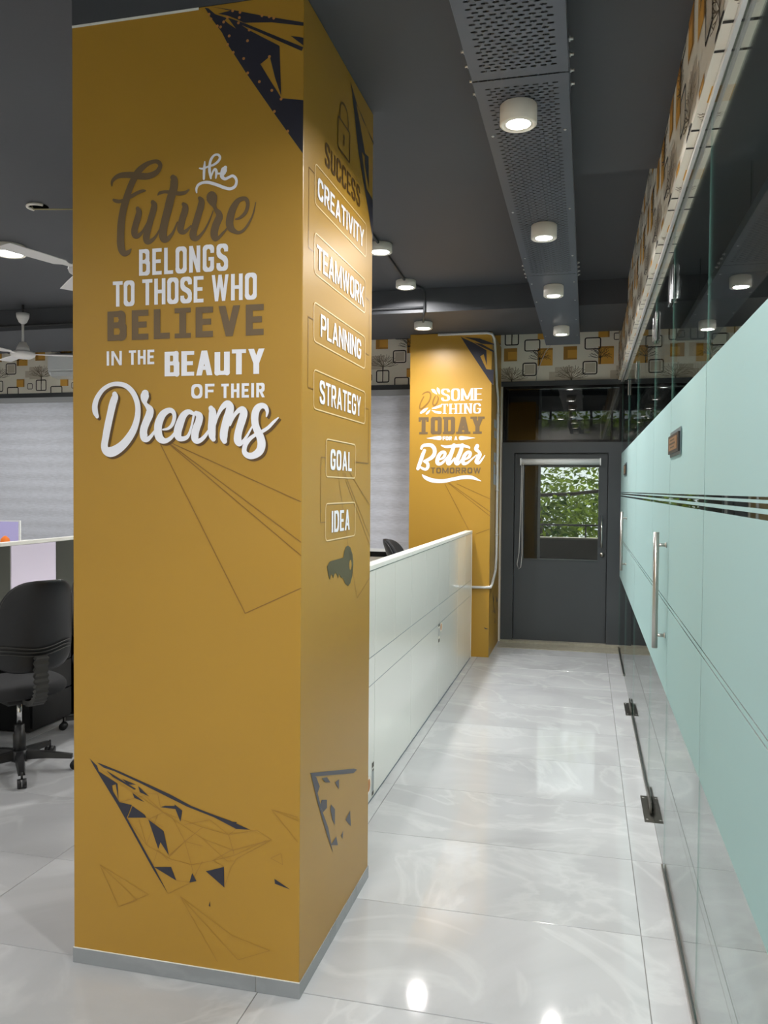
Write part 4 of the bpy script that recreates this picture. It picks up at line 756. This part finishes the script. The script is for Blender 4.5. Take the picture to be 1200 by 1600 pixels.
t = thing('top_channel', (GX, 3, ZB), 'bright steel channel along the top edge of the glass wall', 'metal channel')
boxo('side_rail', 'alu', t, GX - .017, -2.5, ZB - .020, GX - .0056, YW - .05, ZB - .001); boxo('side_rail', 'dsteel', t, GX + .0070, -2.5, ZB - .020, GX + .014, YW - .05, ZB - .001)
plaque(3.22, 3.60, 1.752, 1.826, 'small copper sign in a black frame on the glass beside the near door'); plaque(7.40, 7.78, 1.745, 1.835, 'small dark sign on the glass near the charcoal wall')

# ================================================================== CORRIDOR PARTITION
PXp = -1.05
pt = thing('office_partition', (PXp - .03, 5.5, 0), 'white low office partition between the near and far mustard pillars', 'partition')
boxo('core', 'signb', pt, PXp - .055, 3.23, .0, PXp - .0015, 7.76, 1.19); boxo('top_cap', 'lamw', pt, PXp - .062, 3.23, 1.19, PXp + .004, 4.994, 1.214, ch=.002); boxo('top_cap', 'lamw', pt, PXp - .062, 4.997, 1.19, PXp + .004, 7.765, 1.214, ch=.002)
mods = [3.235, 4.085, 4.995, 5.948, 6.902, 7.745]; g_ = .0022
for a, b_ in zip(mods[:-1], mods[1:]):
    # thin laminate tiles clipped on the core
    boxo('lower_panel', 'lam', pt, PXp - .0014, a + g_, .012, PXp, b_ - g_, .598); boxo('raceway_panel', 'lam', pt, PXp - .0014, a + g_, .603, PXp, b_ - g_, .742)
    m_ = (a + b_) / 2
    for p, q in ((a, m_), (m_, b_)): boxo('upper_panel', 'lam', pt, PXp - .0014, p + g_, .747, PXp, q - g_, 1.186)
boxo('end_post', 'lamw', pt, PXp - .055, 7.747, .0, PXp + .002, 7.765, 1.19)
def sticker(ya, z0, z1, lab):
    t = decal('sticker', 'x', PXp + .0006, [('stickw', rect(ya, ya + .055, z0, z1) + [[(ya + .115 + .05 * math.cos(a * PI / 10), z1 - .035 + .036 * math.sin(a * PI / 10)) for a in range(20)]]),
        ('stickg', rect(ya + .005, ya + .05, z0 + .045, z1 - .03)), ('sticko', [[(ya + .115 + .026 * math.cos(a * PI / 10), z1 - .035 + .026 * math.sin(a * PI / 10)) for a in range(20)]]), ('stickd', rect(ya, ya + .055, z0, z0 + .025) + rect(ya, ya + .055, z1 - .018, z1))], None)
    return setp(t, lab, 'sticker')
sticker(5.965, .465, .600, 'small orange and grey sticker on the middle of the white partition')
t = decal('sticker', 'x', PXp + .0006, [('stickw', [[(3.975 + .045 * math.cos(a * PI / 10), .098 + .046 * math.sin(a * PI / 10)) for a in range(20)]]), ('stickg', rect(4.035, 4.075, .03, .15)),
    ('sticko', [[(3.975 + .03 * math.cos(a * PI / 10), .098 + .032 * math.sin(a * PI / 10)) for a in range(20)]]), ('stickd', rect(4.035, 4.075, .02, .04) + rect(4.035, 4.075, .165, .19) + rect(4.045, 4.075, .145, .155))], None)
setp(t, 'small orange round sticker low on the white partition beside the near pillar', 'sticker')

# ================================================================== LEFT WORKSTATIONS
lp = thing('office_partition', (-4.02, 5.4, 0), 'desk partition with dark green and lavender panels at the left edge', 'partition')
boxo('core', 'lamw', lp, -4.05, 3.5, 0, -4.01, 8.0, 1.175); boxo('top_cap', 'lamw', lp, -4.058, 3.5, 1.175, -3.995, 8.0, 1.20, ch=.002)
k = 0; y = 5.05 - .52 * 2
while y < 7.6:
    boxo('panel', 'lav' if k % 2 == 0 else 'green', lp, -4.01, y + .006, .745, -4.002, y + .514, 1.172, label='lavender panel' if k % 2 == 0 else 'dark green panel'); y += .52; k += 1
dk = thing('office_desk', (-3.67, 5.4, 0), 'white topped desk along the left partition behind the office chair', 'desk')
boxo('desktop', 'lamw', dk, -4.0, 3.9, .715, -3.34, 7.9, .74, ch=.002)
for y in (5.05, 6.6, 7.85): boxo('side_panel', 'black', dk, -3.98, y - .012, 0, -3.42, y + .012, .714)
boxo('modesty_panel', 'black', dk, -4.0, 3.93, .25, -3.985, 7.88, .714); boxo('side_panel', 'black', dk, -3.98, 3.93, 0, -3.42, 3.954, .714)
pd = thing('drawer_pedestal', (-3.7, 4.8, 0), 'black drawer pedestal under the white desk behind the chair', 'drawer unit')
boxo('body', 'black', pd, -3.96, 4.55, .01, -3.47, 4.98, .62)
for i in range(3): boxo('drawer', 'plast', pd, -3.469, 4.56, .03 + i * .195, -3.455, 4.97, .215 + i * .195, ch=.003)
pp = thing('paper_note', (-3.33, 4.93, .6), 'small white note hanging under the white desk edge beside the pillar', 'note'); boxo('sheet', 'lamw', pp, -3.345, 4.86, .585, -3.342, 4.915, .705)
mo = thing('computer_monitor', (-5.2, 6.4, .74), 'computer screen with lilac picture beyond the left partition', 'monitor')
boxo('screen', 'scr', mo, -5.6, 6.40, .98, -4.999, 6.41, 1.278); boxo('bezel', 'blindw', mo, -5.62, 6.411, .96, -4.985, 6.43, 1.29); boxo('stand', 'plast', mo, -5.3, 6.415, .745, -5.22, 6.44, .97); boxo('foot', 'plast', mo, -5.4, 6.35, .741, -5.12, 6.5, .75)
dk2 = thing('office_desk', (-5.3, 6.3, 0), 'white desk hidden beyond the left partition carrying the lit monitor', 'desk'); boxo('desktop', 'lamw', dk2, -5.9, 5.0, .715, -4.2, 7.4, .74)
for x in (-5.88, -4.23): boxo('side_panel', 'black', dk2, x - .012, 5.1, 0, x + .012, 7.3, .714)
og = thing('toy_figure', (-4.95, 6.2, .74), 'small orange figure before the lilac monitor at the left edge', 'toy')
MB().lathe([(.02, 0), (.05, .05), (.055, .16), (.03, .22), (.018, .27), (.03, .30), (.045, .35), (.035, .40), (.01, .425)], 20, c=(-4.93, 6.15, .741)).build('body', 'orange', og)
boxo('plinth', 'orange', og, -4.98, 6.10, .7405, -4.88, 6.20, .765)

def make_chair(label, loc, rz, group=None):
    t = thing('office_chair', loc, label, 'chair', group, rz)       # faces local +Y
    tilt = math.radians(11)
    def bx_(x, y, z):    # backrest curve
        yy = y - .06 * (1 - (x / .24) ** 2) + .05 * (x / .24) ** 2
        w = 1.04 - .26 * max(0, (z + .22) / .49) ** 1.3
        x2 = x * w; lum = .025 * math.cos((z + .10) * 7)
        yy += lum; return (x2, -.215 + yy * math.cos(tilt) - z * math.sin(tilt), .852 + z * math.cos(tilt))
    MB().slab(.44, .51, .050, 3.6, 4, bx_, seg=48).build('backrest', 'chair', t, local=True)
    def bs_(x, y, z): q = bx_(x * 1.02, y, z * 1.0); return (q[0], q[1] - .034, q[2])
    MB().slab(.445, .52, .022, 3.6, 3, bs_, seg=48).build('back_shell', 'plast', t, local=True)
    for dz in (-.115, -.135, -.155):
        pts = []
        for i in range(15): x = -.19 + .38 * i / 14; q = bx_(x, -.011, dz + .012 * math.cos(i / 14 * 2 * PI)); pts.append((q[0], q[1] - .042, q[2]))
        MB().tube(pts, .0035, 6).build('ridge', 'bell', t, local=True)
    MB().slab(.47, .46, .075, 3.2, 4, lambda x, y, z: (x, z + .02, .475 - y + .012 * math.cos(z * 6)), seg=48).build('seat', 'chair', t, local=True)
    boxo_ = MB().box(-.11, -.12, .405, .11, .13, .437, ch=.006); boxo_.build('seat_plate', 'plast', t, local=True)
    sp = [(0, -.10, .425), (0, -.19, .42), (0, -.255, .445), (0, -.285, .51), (0, -.283, .60), (0, -.290, .69)]
    sp = [tuple(p) for p in catmull(sp, 6)]; mb = MB(); vs = []; rs = []
    for i, p in enumerate(sp):
        a = sp[max(i - 1, 0)]; b_ = sp[min(i + 1, len(sp) - 1)]; d = Vector((0, b_[1] - a[1], b_[2] - a[2])).normalized(); nrm = Vector((0, -d.z, d.y)); k = 1.0 if i % 2 else .80
        for sx, sn in ((-1, -1), (1, -1), (1, 1), (-1, 1)): q = Vector(p) + Vector((sx * .038 * k, 0, 0)) + nrm * sn * .016 * k; vs.append(tuple(q))
    fs = []
    for i in range(len(sp) - 1):
        for j in range(4): fs.append((i * 4 + j, i * 4 + (j + 1) % 4, i * 4 + 4 + (j + 1) % 4, i * 4 + 4 + j))
    fs += [(3, 2, 1, 0), tuple((len(sp) - 1) * 4 + j for j in range(4))]
    mb.add(vs, fs).build('spine_bellows', 'bell', t, local=True)
    MB().lathe([(.014, .25), (.014, .41)], 20).build('gas_lift', 'chrome', t, local=True)
    MB().lathe([(.034, .075), (.034, .21), (.028, .215), (.028, .262), (.016, .265)], 24).build('column', 'plast', t, local=True)
    MB().lathe([(.018, .385), (.055, .39), (.06, .41)], 20).build('tilt_mechanism', 'plast', t, local=True)
    MB().tube([(.04, .02, .41), (.15, .03, .405), (.23, .02, .40)], .006, 8).build('lever', 'plast', t, local=True)
    MB().lathe([(.045, .06), (.05, .075), (.045, .115), (.036, .12)], 24).build('hub', 'plast', t, local=True)
    for k_ in range(5):
        a = CH_A + k_ * 2 * PI / 5; ca, sa = math.cos(a), math.sin(a); vs = []
        for r0, w, zt, zb in ((.03, .026, .118, .07), (.15, .023, .105, .072), (.285, .018, .085, .062)):
            for s_ in (-1, 1): vs += [(ca * r0 - sa * w * s_, sa * r0 + ca * w * s_, zb), (ca * r0 - sa * w * s_ * .7, sa * r0 + ca * w * s_ * .7, zt)]
        fs = []
        for i in range(2):
            q = i * 4; n_ = q + 4; fs += [(q, n_, n_ + 1, q + 1), (q + 1, n_ + 1, n_ + 3, q + 3), (q + 2, q + 3, n_ + 3, n_ + 2), (q, q + 2, n_ + 2, n_)]
        fs += [(0, 1, 3, 2), (8, 10, 11, 9)]
        lg = MB().add(vs, fs).build('leg', 'plast', t, local=True)
        cx, cy = ca * .30, sa * .30; cm = MB().tube([(cx, cy, .085), (cx, cy, .045)], .006, 8)
        px, py = -sa, ca
        for s_ in (-1, 1): cm.tube([(cx + px * s_ * .002, cy + py * s_ * .002, .0255), (cx + px * s_ * .023, cy + py * s_ * .023, .0255)], .025, 16)
        co = cm.build('castor', 'plast', lg, local=True)
    return t
CHR = math.atan2(.50, -.87) - PI / 2
CH_A = math.radians(22) - CHR
ch1 = make_chair('black office chair seen from behind at the left edge, beside the near pillar', (-3.075, 3.945, 0), CHR)
ch2 = copy_tree(ch1); ch2.location = (-3.04, 4.80, 0); ch2.rotation_euler[2] = math.radians(-158.6 + 144) - CH_A; ch2['label'] = 'black office chair hidden behind the near pillar, only a castor showing'
CH3 = (-1.445, 7.38, 0)
ch3 = copy_tree(ch1); ch3.location = CH3; ch3.scale = (1, 1, 1.03); ch3.rotation_euler[2] = math.radians(-88); ch3['label'] = 'black office chair whose rounded top rises behind the white partition'

# ================================================================== BLINDS
def blind(x0, x1, label):
    t = thing('roller_blind', ((x0 + x1) / 2, 8.6, 2.6), label, 'blind')
    MB().tube([(x0 + .01, 8.615, 2.632), (x1 - .01, 8.615, 2.632)], .030, 16).build('roll', 'blindg', t); boxo('fabric', 'blind', t, x0 + .01, 8.584, .955, x1 - .01, 8.5855, 2.640); boxo('bottom_bar', 'blindw', t, x0 + .008, 8.578, .925, x1 - .008, 8.592, .957, ch=.002)
    boxo('cassette', 'blindg', t, x0, 8.572, 2.605, x1, 8.582, 2.668)
blind(-8.1, -5.35, 'grey textured roller blind at the far left behind the fan and partition'); blind(-5.34, -3.35, 'grey textured roller blind behind the near pillar, left part'); blind(-3.34, -1.69, 'grey textured roller blind between the two mustard pillars')
db = thing('door_blind', (-.26, 8.62, 1.9), 'rolled up white blind with a cord loop on the charcoal door window', 'blind')
MB().tube([(-.660, 8.650, 1.898), (.132, 8.650, 1.898)], .032, 16).build('roll', 'blindw', db); boxo('bracket', 'blindw', db, -.672, 8.62, 1.862, -.660, DL, 1.934); boxo('bracket', 'blindw', db, .132, 8.62, 1.862, .142, DL, 1.934)
MB().tube([(-.655, 8.612, 1.88), (-.660, 8.612, 1.4), (-.672, 8.612, .95), (-.690, 8.612, .83), (-.675, 8.612, .775), (-.652, 8.612, .80), (-.640, 8.612, .93), (-.646, 8.612, 1.4), (-.640, 8.612, 1.88)], .0038, 6).build('cord', 'conduit', db)
